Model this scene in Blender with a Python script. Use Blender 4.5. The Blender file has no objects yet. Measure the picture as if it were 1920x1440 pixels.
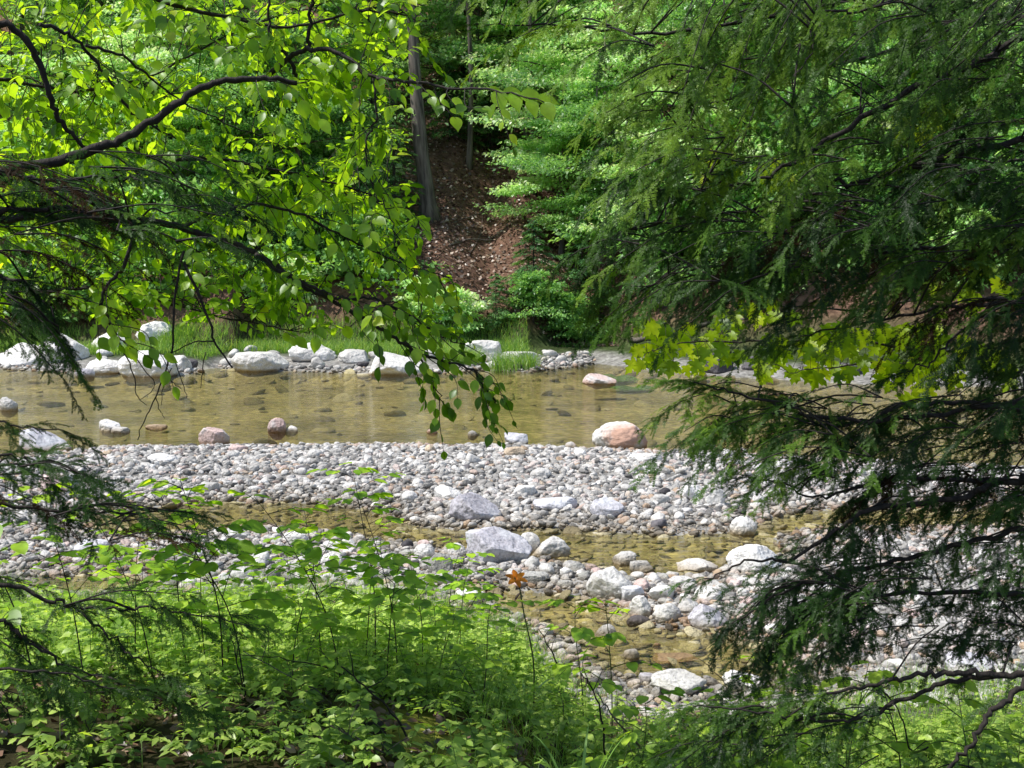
import bpy, math, random
import numpy as np
from mathutils import Vector, noise

random.seed(11)
rng = np.random.default_rng(11)
scene = bpy.context.scene
COL = scene.collection
PI = math.pi

# ------------------------------------------------------------------ camera model (also used to read positions off the photo)
F = 2318.0
PITCH = math.atan(220.0 / F)
CP, SP = math.cos(PITCH), math.sin(PITCH)
CAMZ = 3.0

def ray(u, v):
    a = (np.asarray(u, float) - 960) / F
    b = (720 - np.asarray(v, float)) / F
    return a, CP + SP * b, -SP + CP * b

def P(u, v, D):
    """world point seen at photo pixel (u, v) at distance D along +Y"""
    a, y, z = ray(u, v)
    t = D / y
    return np.array([a * t, D, CAMZ + z * t])

def G(u, v, z0=0.0):
    """world point where the pixel's sight line meets height z0"""
    a, y, z = ray(u, v)
    t = (z0 - CAMZ) / z
    return np.stack([a * t, y * t], -1)

cam_d = bpy.data.cameras.new('camera')
cam = bpy.data.objects.new('camera', cam_d)
COL.objects.link(cam)
cam.location = (0, 0, CAMZ)
cam.rotation_euler = (PI / 2 - PITCH, 0, 0)
cam_d.sensor_fit = 'HORIZONTAL'
cam_d.angle = 2 * math.atan(960 / F)
cam_d.clip_start = 0.05
cam_d.clip_end = 500
scene.camera = cam

# ------------------------------------------------------------------ light
SUN = Vector((-0.50, -0.10, 0.86)).normalized()
world = bpy.data.worlds.new('World')
scene.world = world
world.use_nodes = True
nt = world.node_tree
sky = nt.nodes.new('ShaderNodeTexSky')
sky.sky_type = 'NISHITA'
sky.sun_disc = False
sky.sun_elevation = math.asin(SUN.z)
sky.sun_rotation = math.atan2(SUN.x, SUN.y)
bg = nt.nodes['Background']
nt.links.new(sky.outputs[0], bg.inputs[0])
bg.inputs[1].default_value = 0.15
sl = bpy.data.lights.new('sun', 'SUN')
sl.energy = 5.0
sl.angle = math.radians(0.5)
sl.color = (1.0, 0.96, 0.9)
so = bpy.data.objects.new('sun', sl)
COL.objects.link(so)
so.rotation_euler = SUN.to_track_quat('Z', 'Y').to_euler()
so.location = (-20, 20, 60)

scene.view_settings.view_transform = 'Standard'
scene.view_settings.look = 'None'
scene.view_settings.exposure = 0
c = scene.cycles
c.max_bounces = 7
c.diffuse_bounces = 4
c.glossy_bounces = 3
c.transmission_bounces = 4
c.transparent_max_bounces = 8
c.caustics_reflective = False
c.caustics_refractive = False
c.sample_clamp_indirect = 4
c.use_denoising = True
c.use_adaptive_sampling = True
c.adaptive_threshold = 0.02

# ------------------------------------------------------------------ helpers: numpy mesh collector
class MB:
    def __init__(self):
        self.V, self.R, self.F, self.n = [], [], [], 0

    def add(self, V, faces, rnd=0.5, mat=0):
        V = np.asarray(V, np.float32).reshape(-1, 3)
        for f in faces:
            f = np.asarray(f, np.int32)
            if len(f):
                self.F.append((f + self.n, mat))
        self.V.append(V)
        r = np.empty(len(V), np.float32)
        r[:] = rnd
        self.R.append(r)
        self.n += len(V)

    def scatter(self, tv, tf, M, T, rnd, mat=0):
        """copies of a template: tv (m,3), tf list of index arrays, M (n,3,3), T (n,3), rnd (n,)"""
        n, m = len(T), len(tv)
        if n == 0:
            return
        V = np.einsum('nij,mj->nmi', np.asarray(M), np.asarray(tv)) + np.asarray(T)[:, None, :]
        off = (np.arange(n) * m)[:, None, None]
        faces = [(np.asarray(f)[None] + off).reshape(-1, np.asarray(f).shape[1]) for f in tf]
        self.add(V.reshape(-1, 3), faces, np.repeat(np.asarray(rnd, np.float32), m), mat)

    def build(self, name, mats, parent=None, smooth=False):
        me = bpy.data.meshes.new(name)
        V = np.concatenate(self.V) if self.V else np.zeros((0, 3), np.float32)
        me.vertices.add(len(V))
        me.vertices.foreach_set('co', V.ravel())
        loops = np.concatenate([f.ravel() for f, _ in self.F])
        sizes = np.concatenate([np.full(len(f), f.shape[1], np.int32) for f, _ in self.F])
        mi = np.concatenate([np.full(len(f), m, np.int32) for f, m in self.F])
        me.loops.add(len(loops))
        me.loops.foreach_set('vertex_index', loops)
        me.polygons.add(len(sizes))
        st = np.zeros(len(sizes), np.int32)
        st[1:] = np.cumsum(sizes)[:-1]
        me.polygons.foreach_set('loop_start', st)
        me.polygons.foreach_set('material_index', mi)
        if smooth:
            me.polygons.foreach_set('use_smooth', np.ones(len(sizes), bool))
        at = me.attributes.new('rnd', 'FLOAT', 'POINT')
        at.data.foreach_set('value', np.concatenate(self.R))
        if not isinstance(mats, (list, tuple)):
            mats = [mats]
        for m in mats:
            me.materials.append(m)
        me.update()
        me.validate()
        o = bpy.data.objects.new(name, me)
        COL.objects.link(o)
        if parent:
            o.parent = parent
        return o

def tag(o, label=None, cat=None, group=None, kind=None):
    if label: o['label'] = label
    if cat: o['category'] = cat
    if group: o['group'] = group
    if kind: o['kind'] = kind
    return o

def empty(name, loc, rz=0, label=None, cat=None, group=None):
    o = bpy.data.objects.new(name, None)
    COL.objects.link(o)
    o.location = [float(t) for t in loc]
    o.rotation_euler = (0, 0, rz)
    o.empty_display_size = 0.2
    return tag(o, label, cat, group)

def copy_tree(o, parent=None):
    r = o.copy()
    COL.objects.link(r)
    r.parent = parent
    for ch in list(o.children):
        copy_tree(ch, r)
    return r

def nrm(a):
    a = np.asarray(a, float)
    return a / np.maximum(np.linalg.norm(a, axis=-1, keepdims=True), 1e-9)

def frames(d, up, s=1.0, sx=1.0):
    """(n,3,3): columns x=side, y=direction, z=normal, scaled"""
    y = nrm(d)
    x = nrm(np.cross(y, up))
    z = np.cross(x, y)
    M = np.stack([x, y, z], -1)
    s = np.broadcast_to(np.asarray(s, float), (len(y),))
    M = M * s[:, None, None]
    M[:, :, 0] *= np.broadcast_to(np.asarray(sx, float), (len(y),))[:, None]
    return M

def smooth_path(pts, step=None, k=6, jit=0.0):
    p = np.asarray(pts, float)
    if len(p) < 3:
        t = np.linspace(0, 1, k + 1)[:, None]
        q = p[0] * (1 - t) + p[-1] * t
    else:
        e = np.vstack([2 * p[0] - p[1], p, 2 * p[-1] - p[-2]])
        out = []
        for i in range(1, len(e) - 2):
            t = np.linspace(0, 1, k, endpoint=False)[:, None]
            a, b, c_, d = e[i - 1], e[i], e[i + 1], e[i + 2]
            out.append(0.5 * ((2 * b) + (-a + c_) * t + (2 * a - 5 * b + 4 * c_ - d) * t ** 2 + (-a + 3 * b - 3 * c_ + d) * t ** 3))
        q = np.vstack(out + [p[-1:]])
    if jit:
        q[1:-1] += rng.normal(0, jit, (len(q) - 2, 3))
    return q

def tube(mb, pts, r, n=6, rnd=0.5, mat=0, knob=0.0):
    p = np.asarray(pts, float)
    m = len(p)
    r = np.broadcast_to(np.asarray(r, float), (m,)) if np.ndim(r) == 0 or len(np.atleast_1d(r)) != 2 else np.linspace(r[0], r[1], m)
    t = nrm(np.gradient(p, axis=0))
    ref = np.array([0.31, 0.17, 0.93]) if abs(t[0][2]) < 0.8 else np.array([0.9, 0.3, 0.1])
    x = nrm(np.cross(t, ref))
    y = np.cross(t, x)
    an = np.arange(n) * 2 * PI / n
    rr = r[:, None] * (1 + (rng.normal(0, knob, (m, n)) if knob else 0))
    V = p[:, None] + rr[:, :, None] * (np.cos(an)[None, :, None] * x[:, None] + np.sin(an)[None, :, None] * y[:, None])
    i = np.arange(m - 1)[:, None] * n
    j = np.arange(n)[None]
    k = (j + 1) % n
    f = np.stack([i + j, i + k, i + n + k, i + n + j], -1).reshape(-1, 4)
    caps = [np.arange(n)[None, ::-1], (np.arange(n) + (m - 1) * n)[None]]
    mb.add(V.reshape(-1, 3), [f] + caps, rnd, mat)

# value noise on a lattice
_T = rng.random((256, 256))
def vnoise(x, y):
    x = np.asarray(x, float); y = np.asarray(y, float)
    xi = np.floor(x).astype(int); yi = np.floor(y).astype(int)
    fx = x - xi; fy = y - yi
    fx = fx * fx * (3 - 2 * fx); fy = fy * fy * (3 - 2 * fy)
    g = lambda a, b: _T[a % 256, b % 256]
    return (g(xi, yi) * (1 - fx) + g(xi + 1, yi) * fx) * (1 - fy) + (g(xi, yi + 1) * (1 - fx) + g(xi + 1, yi + 1) * fx) * fy - 0.5
def fbm(x, y, s):
    return vnoise(x * s, y * s) + 0.5 * vnoise(x * s * 2.1 + 17, y * s * 2.1 + 5) + 0.25 * vnoise(x * s * 4.3 + 31, y * s * 4.3 + 77)

def sstep(t):
    t = np.clip(t, 0, 1)
    return t * t * (3 - 2 * t)

# ------------------------------------------------------------------ materials
def new_mat(name):
    m = bpy.data.materials.new(name)
    m.use_nodes = True
    m.node_tree.nodes.clear()
    return m, m.node_tree, m.node_tree.nodes, m.node_tree.links

def ramp(N, stops):
    r = N.new('ShaderNodeValToRGB')
    e = r.color_ramp.elements
    while len(e) < len(stops):
        e.new(0.5)
    for k, (p, cl) in enumerate(stops):
        e[k].position = p
        e[k].color = (*cl, 1)
    return r

def leaf_mat(name, stops, trans=0.5, tcol=(1.25, 1.22, 0.42), gloss=0.03, rough=0.4, tgain=1.5, gain=1.0):
    stops = [(p_, tuple(min(0.8, x_ * gain) for x_ in c_)) for p_, c_ in stops]
    m, t, N, L = new_mat(name)
    a = N.new('ShaderNodeAttribute'); a.attribute_name = 'rnd'
    oi = N.new('ShaderNodeObjectInfo')
    ad = N.new('ShaderNodeMath'); ad.operation = 'MULTIPLY_ADD'
    L.new(oi.outputs['Random'], ad.inputs[0]); ad.inputs[1].default_value = 0.16
    sb = N.new('ShaderNodeMath'); sb.operation = 'SUBTRACT'
    L.new(a.outputs['Fac'], sb.inputs[0]); sb.inputs[1].default_value = 0.08
    L.new(sb.outputs[0], ad.inputs[2])
    r = ramp(N, stops); L.new(ad.outputs[0], r.inputs[0])
    geo = N.new('ShaderNodeNewGeometry')
    nz = N.new('ShaderNodeTexNoise'); nz.inputs['Scale'].default_value = 18
    L.new(geo.outputs['Position'], nz.inputs['Vector'])
    mul = N.new('ShaderNodeMix'); mul.data_type = 'RGBA'; mul.blend_type = 'MULTIPLY'
    nr = ramp(N, [(0.3, (0.72, 0.74, 0.7)), (0.7, (1.15, 1.15, 1.1))])
    L.new(nz.outputs['Fac'], nr.inputs[0])
    mul.inputs[0].default_value = 1
    L.new(r.outputs[0], mul.inputs[6]); L.new(nr.outputs[0], mul.inputs[7])
    d = N.new('ShaderNodeBsdfDiffuse'); L.new(mul.outputs[2], d.inputs[0])
    tm = N.new('ShaderNodeMix'); tm.data_type = 'RGBA'; tm.blend_type = 'MULTIPLY'
    tm.inputs[0].default_value = 1
    L.new(mul.outputs[2], tm.inputs[6]); tm.inputs[7].default_value = (tcol[0] * tgain, tcol[1] * tgain, tcol[2] * tgain, 1)
    tr = N.new('ShaderNodeBsdfTranslucent'); L.new(tm.outputs[2], tr.inputs[0])
    mx = N.new('ShaderNodeMixShader'); mx.inputs[0].default_value = trans
    L.new(d.outputs[0], mx.inputs[1]); L.new(tr.outputs[0], mx.inputs[2])
    g = N.new('ShaderNodeBsdfGlossy'); g.inputs['Roughness'].default_value = rough
    g.inputs[0].default_value = (0.95, 1, 0.97, 1)
    mg = N.new('ShaderNodeMixShader'); mg.inputs[0].default_value = gloss
    L.new(mx.outputs[0], mg.inputs[1]); L.new(g.outputs[0], mg.inputs[2])
    out = N.new('ShaderNodeOutputMaterial'); L.new(mg.outputs[0], out.inputs[0])
    return m

def bark_mat(name, c1, c2, scale=9, stretch=0.15, bump=0.5):
    m, t, N, L = new_mat(name)
    tc = N.new('ShaderNodeTexCoord')
    mp = N.new('ShaderNodeMapping'); mp.inputs['Scale'].default_value = (1, 1, stretch)
    L.new(tc.outputs['Object'], mp.inputs[0])
    nz = N.new('ShaderNodeTexNoise'); nz.inputs['Scale'].default_value = scale; nz.inputs['Detail'].default_value = 6
    L.new(mp.outputs[0], nz.inputs[0])
    r = ramp(N, [(0.32, c1), (0.68, c2)]); L.new(nz.outputs['Fac'], r.inputs[0])
    b = N.new('ShaderNodeBump'); b.inputs['Strength'].default_value = bump; b.inputs['Distance'].default_value = 0.02
    L.new(nz.outputs['Fac'], b.inputs['Height'])
    p = N.new('ShaderNodeBsdfPrincipled'); p.inputs['Roughness'].default_value = 0.85
    L.new(r.outputs[0], p.inputs['Base Color']); L.new(b.outputs[0], p.inputs['Normal'])
    out = N.new('ShaderNodeOutputMaterial'); L.new(p.outputs[0], out.inputs[0])
    return m

def rock_mat(name, stops, source='object', tint=None, nscale=3.0, moss=0.0, wet=True):
    """stops: ramp over a per-stone random number; noise adds streaks and freckles; darker where the stone meets the water"""
    m, t, N, L = new_mat(name)
    if source == 'object':
        a = N.new('ShaderNodeObjectInfo'); src = a.outputs['Random']
    else:
        a = N.new('ShaderNodeAttribute'); a.attribute_name = 'rnd'; src = a.outputs['Fac']
    r = ramp(N, stops); L.new(src, r.inputs[0])
    geo = N.new('ShaderNodeNewGeometry')
    n1 = N.new('ShaderNodeTexNoise'); n1.inputs['Scale'].default_value = nscale; n1.inputs['Detail'].default_value = 8; n1.inputs['Roughness'].default_value = 0.65
    L.new(geo.outputs['Position'], n1.inputs['Vector'])
    r1 = ramp(N, [(0.28, (0.58, 0.56, 0.55)), (0.40, (0.98, 0.97, 0.96)), (0.55, (1.2, 1.2, 1.19)), (0.75, (1.35, 1.35, 1.34))]); L.new(n1.outputs['Fac'], r1.inputs[0])
    mul = N.new('ShaderNodeMix'); mul.data_type = 'RGBA'; mul.blend_type = 'MULTIPLY'; mul.inputs[0].default_value = 1
    L.new(r.outputs[0], mul.inputs[6]); L.new(r1.outputs[0], mul.inputs[7])
    sp_ = N.new('ShaderNodeTexNoise'); sp_.inputs['Scale'].default_value = nscale * 14; sp_.inputs['Detail'].default_value = 3
    L.new(geo.outputs['Position'], sp_.inputs['Vector'])
    rs_ = ramp(N, [(0.34, (0.7, 0.69, 0.68)), (0.48, (1.0, 1.0, 1.0)), (0.66, (1.12, 1.12, 1.12))]); L.new(sp_.outputs['Fac'], rs_.inputs[0])
    ms_ = N.new('ShaderNodeMix'); ms_.data_type = 'RGBA'; ms_.blend_type = 'MULTIPLY'; ms_.inputs[0].default_value = 1
    L.new(mul.outputs[2], ms_.inputs[6]); L.new(rs_.outputs[0], ms_.inputs[7])
    colo = ms_.outputs[2]
    if tint:
        n2 = N.new('ShaderNodeTexNoise'); n2.inputs['Scale'].default_value = nscale * 0.8; n2.inputs['Detail'].default_value = 4
        mp2 = N.new('ShaderNodeMapping'); mp2.inputs['Location'].default_value = (7, 3, 1)
        L.new(geo.outputs['Position'], mp2.inputs[0]); L.new(mp2.outputs[0], n2.inputs['Vector'])
        r2 = ramp(N, [(0.48, (0, 0, 0)), (0.62, (1, 1, 1))]); L.new(n2.outputs['Fac'], r2.inputs[0])
        mx = N.new('ShaderNodeMix'); mx.data_type = 'RGBA'
        L.new(r2.outputs[0], mx.inputs[0]); L.new(colo, mx.inputs[6]); mx.inputs[7].default_value = (*tint, 1)
        colo = mx.outputs[2]
    if moss:
        n3 = N.new('ShaderNodeTexNoise'); n3.inputs['Scale'].default_value = 5; n3.inputs['Detail'].default_value = 6
        L.new(geo.outputs['Position'], n3.inputs['Vector'])
        r3 = ramp(N, [(0.62 - moss * 0.3, (0, 0, 0)), (0.72 - moss * 0.3, (1, 1, 1))]); L.new(n3.outputs['Fac'], r3.inputs[0])
        mx = N.new('ShaderNodeMix'); mx.data_type = 'RGBA'
        L.new(r3.outputs[0], mx.inputs[0]); L.new(colo, mx.inputs[6]); mx.inputs[7].default_value = (0.06, 0.085, 0.02, 1)
        colo = mx.outputs[2]
    rough = None
    if wet:
        sx = N.new('ShaderNodeSeparateXYZ'); L.new(geo.outputs['Position'], sx.inputs[0])
        mr = N.new('ShaderNodeMapRange'); mr.inputs[1].default_value = 0.02; mr.inputs[2].default_value = 0.10
        L.new(sx.outputs['Z'], mr.inputs[0])
        wm = N.new('ShaderNodeMix'); wm.data_type = 'RGBA'
        dk = N.new('ShaderNodeMix'); dk.data_type = 'RGBA'; dk.blend_type = 'MULTIPLY'; dk.inputs[0].default_value = 1
        L.new(colo, dk.inputs[6]); dk.inputs[7].default_value = (0.5, 0.42, 0.30, 1)
        L.new(mr.outputs[0], wm.inputs[0]); L.new(dk.outputs[2], wm.inputs[6]); L.new(colo, wm.inputs[7])
        colo = wm.outputs[2]
    b = N.new('ShaderNodeBump'); b.inputs['Strength'].default_value = 0.9; b.inputs['Distance'].default_value = 0.05
    nb = N.new('ShaderNodeTexNoise'); nb.inputs['Scale'].default_value = nscale * 4; nb.inputs['Detail'].default_value = 8
    L.new(geo.outputs['Position'], nb.inputs['Vector']); L.new(nb.outputs['Fac'], b.inputs['Height'])
    p = N.new('ShaderNodeBsdfPrincipled'); p.inputs['Roughness'].default_value = 0.75
    p.inputs['Specular IOR Level'].default_value = 0.3
    L.new(colo, p.inputs['Base Color']); L.new(b.outputs[0], p.inputs['Normal'])
    out = N.new('ShaderNodeOutputMaterial'); L.new(p.outputs[0], out.inputs[0])
    return m

M = {}
M['beech'] = leaf_mat('beech_leaf', [(0.0, (0.05, 0.11, 0.008)), (0.45, (0.125, 0.22, 0.012)), (0.9, (0.23, 0.34, 0.02)), (1.0, (0.38, 0.34, 0.03))], trans=0.62, gain=1.8)
M['maple'] = leaf_mat('maple_leaf', [(0.0, (0.07, 0.14, 0.004)), (0.5, (0.22, 0.32, 0.006)), (1.0, (0.40, 0.48, 0.012))], trans=0.6, gloss=0.015, gain=1.35)
M['under'] = leaf_mat('understory_leaf', [(0.0, (0.07, 0.14, 0.015)), (0.5, (0.17, 0.28, 0.025)), (1.0, (0.32, 0.42, 0.04))], trans=0.5, gain=1.85)
M['herb'] = leaf_mat('herb_leaf', [(0.0, (0.05, 0.10, 0.02)), (0.5, (0.15, 0.235, 0.04)), (1.0, (0.33, 0.41, 0.10))], trans=0.45, gain=1.8)
M['grass'] = leaf_mat('grass_blade', [(0.0, (0.07, 0.15, 0.03)), (0.6, (0.16, 0.28, 0.06)), (1.0, (0.30, 0.36, 0.12))], trans=0.4, gloss=0.02, gain=1.6)
M['sedge'] = leaf_mat('sedge_blade', [(0.0, (0.05, 0.11, 0.03)), (1.0, (0.15, 0.26, 0.05))], trans=0.35, gloss=0.05, gain=1.9)
M['pale'] = leaf_mat('painted_sunlit_leaf', [(0.0, (0.08, 0.19, 0.05)), (0.5, (0.22, 0.38, 0.13)), (1.0, (0.45, 0.58, 0.28))], trans=0.45, gloss=0.05, tcol=(1.15, 1.1, 0.75), gain=2.3)  # sunlit paleness of the far crowns is put into the leaf colour
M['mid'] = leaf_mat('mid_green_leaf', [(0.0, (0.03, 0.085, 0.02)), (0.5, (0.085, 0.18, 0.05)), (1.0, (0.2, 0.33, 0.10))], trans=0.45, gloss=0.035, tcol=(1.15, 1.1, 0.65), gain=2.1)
M['farhem'] = leaf_mat('far_hemlock_needle', [(0.0, (0.012, 0.035, 0.014)), (0.6, (0.04, 0.095, 0.035)), (1.0, (0.14, 0.24, 0.08))], trans=0.3, gloss=0.02, gain=2.4)
M['hem'] = leaf_mat('hemlock_needle', [(0.0, (0.010, 0.030, 0.008)), (0.4, (0.030, 0.080, 0.012)), (0.7, (0.075, 0.165, 0.018)), (1.0, (0.19, 0.32, 0.03))], trans=0.3, gloss=0.010, rough=0.4)  # very dark needle colours stand in for shade on the near hemlocks
M['deadneedle'] = leaf_mat('brown_needle', [(0.0, (0.018, 0.010, 0.005)), (1.0, (0.055, 0.030, 0.010))], trans=0.1, gloss=0.003, tcol=(1, .9, .6))
M['litter'] = leaf_mat('dry_leaf', [(0.0, (0.08, 0.042, 0.026)), (0.5, (0.25, 0.14, 0.095)), (1.0, (0.6, 0.47, 0.40))], trans=0.1, gloss=0.06, tcol=(1, 1, 1), tgain=1)
M['orange'] = leaf_mat('lily_petal', [(0.0, (0.85, 0.20, 0.02)), (1.0, (0.95, 0.30, 0.04))], trans=0.35, gloss=0.01, tcol=(1, .9, .6), tgain=1.1)
M['bark'] = bark_mat('dark_bark', (0.018, 0.013, 0.010), (0.06, 0.045, 0.035), scale=30)
M['twig'] = bark_mat('twig_bark', (0.012, 0.009, 0.007), (0.035, 0.026, 0.02), scale=60)
M['greytwig'] = bark_mat('grey_twig', (0.06, 0.05, 0.04), (0.2, 0.17, 0.14), scale=40)
M['greybark'] = bark_mat('grey_bark', (0.035, 0.028, 0.022), (0.21, 0.18, 0.15), scale=9, stretch=0.12, bump=1.0)
M['palebark'] = bark_mat('pale_bark', (0.13, 0.11, 0.08), (0.5, 0.46, 0.38), scale=5, stretch=1.0)
M['stem'] = bark_mat('green_stem', (0.05, 0.08, 0.02), (0.11, 0.15, 0.04), scale=30)

WHITE = [(0, (0.62, 0.60, 0.57)), (1, (0.76, 0.74, 0.71))]
GREYS = [(0.0, (0.20, 0.195, 0.19)), (0.25, (0.36, 0.355, 0.35)), (0.6, (0.50, 0.49, 0.49)), (1.0, (0.68, 0.67, 0.66))]
M['r_white'] = rock_mat('white_rock', WHITE)
M['r_whitetan'] = rock_mat('white_rock_with_pink_tan', WHITE, tint=(0.60, 0.37, 0.27), nscale=1.9)
M['r_pale'] = rock_mat('pale_grey_rock', [(0, (0.45, 0.435, 0.41)), (1, (0.57, 0.555, 0.53))])
M['r_grey'] = rock_mat('grey_rock', [(0, (0.30, 0.295, 0.27)), (1, (0.42, 0.41, 0.38))], nscale=5)
M['r_lav'] = rock_mat('lavender_rock', [(0, (0.44, 0.425, 0.46)), (1, (0.55, 0.54, 0.575))], tint=(0.68, 0.68, 0.70), nscale=2.5)
M['r_pink'] = rock_mat('pinkish_rock', [(0, (0.52, 0.38, 0.35)), (1, (0.66, 0.52, 0.48))], tint=(0.62, 0.6, 0.58))
M['r_tan'] = rock_mat('tan_rock', [(0, (0.42, 0.31, 0.21)), (1, (0.52, 0.42, 0.31))])
M['r_dark'] = rock_mat('dark_rock', [(0, (0.07, 0.065, 0.07)), (1, (0.14, 0.13, 0.14))])
M['r_moss'] = rock_mat('mossy_rock', [(0, (0.10, 0.095, 0.08)), (1, (0.2, 0.19, 0.17))], moss=0.8)
M['pebble'] = rock_mat('pebbles', [(0.0, (0.13, 0.125, 0.12)), (0.2, (0.29, 0.28, 0.265)), (0.5, (0.46, 0.445, 0.42)), (0.82, (0.64, 0.62, 0.59)), (0.9, (0.50, 0.40, 0.36)), (0.96, (0.42, 0.31, 0.21)), (1.0, (0.72, 0.70, 0.67))], source='attr', nscale=6)
M['bedstone'] = rock_mat('bed_stones', [(0.0, (0.19, 0.155, 0.085)), (0.5, (0.31, 0.265, 0.14)), (0.9, (0.42, 0.365, 0.20)), (1.0, (0.55, 0.49, 0.36))], source='attr', nscale=6, wet=False)

# ground: vertex colour times noise
def ground_mat():
    m, t, N, L = new_mat('ground')
    a = N.new('ShaderNodeAttribute'); a.attribute_name = 'col'
    geo = N.new('ShaderNodeNewGeometry')
    n1 = N.new('ShaderNodeTexNoise'); n1.inputs['Scale'].default_value = 5; n1.inputs['Detail'].default_value = 9; n1.inputs['Roughness'].default_value = 0.7
    L.new(geo.outputs['Position'], n1.inputs['Vector'])
    v = N.new('ShaderNodeTexVoronoi'); v.inputs['Scale'].default_value = 9
    L.new(geo.outputs['Position'], v.inputs['Vector'])
    r1 = ramp(N, [(0.3, (0.45, 0.44, 0.43)), (0.7, (1.45, 1.45, 1.45))]); L.new(n1.outputs['Fac'], r1.inputs[0])
    vr = ramp(N, [(0, (0.6, 0.6, 0.6)), (1, (1.3, 1.3, 1.3))]); L.new(v.outputs['Color'], vr.inputs[0])
    m1 = N.new('ShaderNodeMix'); m1.data_type = 'RGBA'; m1.blend_type = 'MULTIPLY'; m1.inputs[0].default_value = 1
    L.new(a.outputs['Color'], m1.inputs[6]); L.new(r1.outputs[0], m1.inputs[7])
    m2 = N.new('ShaderNodeMix'); m2.data_type = 'RGBA'; m2.blend_type = 'MULTIPLY'; m2.inputs[0].default_value = 1
    L.new(m1.outputs[2], m2.inputs[6]); L.new(vr.outputs[0], m2.inputs[7])
    b = N.new('ShaderNodeBump'); b.inputs['Strength'].default_value = 0.8; b.inputs['Distance'].default_value = 0.06
    L.new(n1.outputs['Fac'], b.inputs['Height'])
    p = N.new('ShaderNodeBsdfPrincipled'); p.inputs['Roughness'].default_value = 0.95; p.inputs['Specular IOR Level'].default_value = 0.1
    L.new(m2.outputs[2], p.inputs['Base Color']); L.new(b.outputs[0], p.inputs['Normal'])
    out = N.new('ShaderNodeOutputMaterial'); L.new(p.outputs[0], out.inputs[0])
    return m

def water_mat():
    m, t, N, L = new_mat('creek_water')
    geo = N.new('ShaderNodeNewGeometry')
    mp = N.new('ShaderNodeMapping'); mp.inputs['Scale'].default_value = (1.1, 4.2, 1)
    L.new(geo.outputs['Position'], mp.inputs[0])
    n1 = N.new('ShaderNodeTexNoise'); n1.inputs['Scale'].default_value = 2.2; n1.inputs['Detail'].default_value = 4; n1.inputs['Distortion'].default_value = 0.6
    L.new(mp.outputs[0], n1.inputs['Vector'])
    b = N.new('ShaderNodeBump'); b.inputs['Strength'].default_value = 0.5; b.inputs['Distance'].default_value = 0.09
    L.new(n1.outputs['Fac'], b.inputs['Height'])
    tr = N.new('ShaderNodeBsdfTransparent'); tr.inputs[0].default_value = (0.90, 0.88, 0.71, 1)
    g = N.new('ShaderNodeBsdfGlossy'); g.inputs['Roughness'].default_value = 0.06
    L.new(b.outputs[0], g.inputs['Normal'])
    fr = N.new('ShaderNodeFresnel'); fr.inputs['IOR'].default_value = 1.33
    L.new(b.outputs[0], fr.inputs['Normal'])
    mx = N.new('ShaderNodeMixShader')
    L.new(fr.outputs[0], mx.inputs[0]); L.new(tr.outputs[0], mx.inputs[1]); L.new(g.outputs[0], mx.inputs[2])
    out = N.new('ShaderNodeOutputMaterial'); L.new(mx.outputs[0], out.inputs[0])
    return m

# ------------------------------------------------------------------ terrain
FAR_PX = [(-2600, 700), (-900, 698), (0, 692), (130, 700), (230, 700), (345, 704), (400, 690), (440, 694), (560, 697), (660, 700), (800, 702), (905, 694),
          (985, 698), (1060, 690), (1120, 682), (1200, 692), (1300, 702), (1500, 716), (1650, 722), (1900, 728), (2800, 728), (4500, 728)]
NEAR_PX = [(4500, 905), (2800, 900), (1900, 880), (1500, 862), (1350, 850), (1225, 848), (1100, 845), (980, 838), (860, 838), (660, 837), (500, 839), (330, 840), (200, 842),
           (130, 850), (60, 858), (0, 870), (-250, 900), (-900, 905), (-2600, 905)]
RIVER = G(*np.array(FAR_PX + NEAR_PX, float).T)
CH2 = G(*np.array([(170, 968), (300, 950), (420, 941), (620, 946), (720, 960), (780, 986), (860, 992), (1050, 992), (1170, 1000), (1270, 1003), (1350, 1000), (1420, 985), (1450, 966), (1520, 958), (1720, 955),
                   (1900, 950), (1900, 985), (1720, 992), (1540, 990), (1450, 1010), (1490, 1040), (1410, 1066), (1290, 1084), (1180, 1082), (1080, 1062), (1000, 1046), (880, 1038), (800, 1026), (690, 1012), (600, 996), (500, 990), (380, 1000), (260, 1008), (170, 998)], float).T)
CH3 = G(*np.array([(870, 1112), (990, 1108), (1090, 1118), (1160, 1145), (1210, 1172), (1330, 1186), (1420, 1200), (1480, 1240), (1430, 1290), (1230, 1290), (1120, 1255), (1040, 1190), (940, 1146)], float).T)
CH4 = G(*np.array([(60, 1088), (200, 1072), (320, 1082), (270, 1108), (120, 1122)], float).T)
POOLS = [RIVER, CH2, CH3, CH4]

def sd_poly(x, y, poly):
    d = np.full(x.shape, 1e9)
    inside = np.zeros(x.shape, bool)
    n = len(poly)
    for i in range(n):
        ax, ay = poly[i]; bx, by = poly[(i + 1) % n]
        ex, ey = bx - ax, by - ay
        t = np.clip(((x - ax) * ex + (y - ay) * ey) / (ex * ex + ey * ey + 1e-12), 0, 1)
        d = np.minimum(d, np.hypot(x - ax - t * ex, y - ay - t * ey))
        cnd = (ay > y) != (by > y)
        with np.errstate(divide='ignore', invalid='ignore'):
            xs = (bx - ax) * (y - ay) / (by - ay) + ax
        inside ^= cnd & (x < xs)
    return np.where(inside, -d, d)

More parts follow.
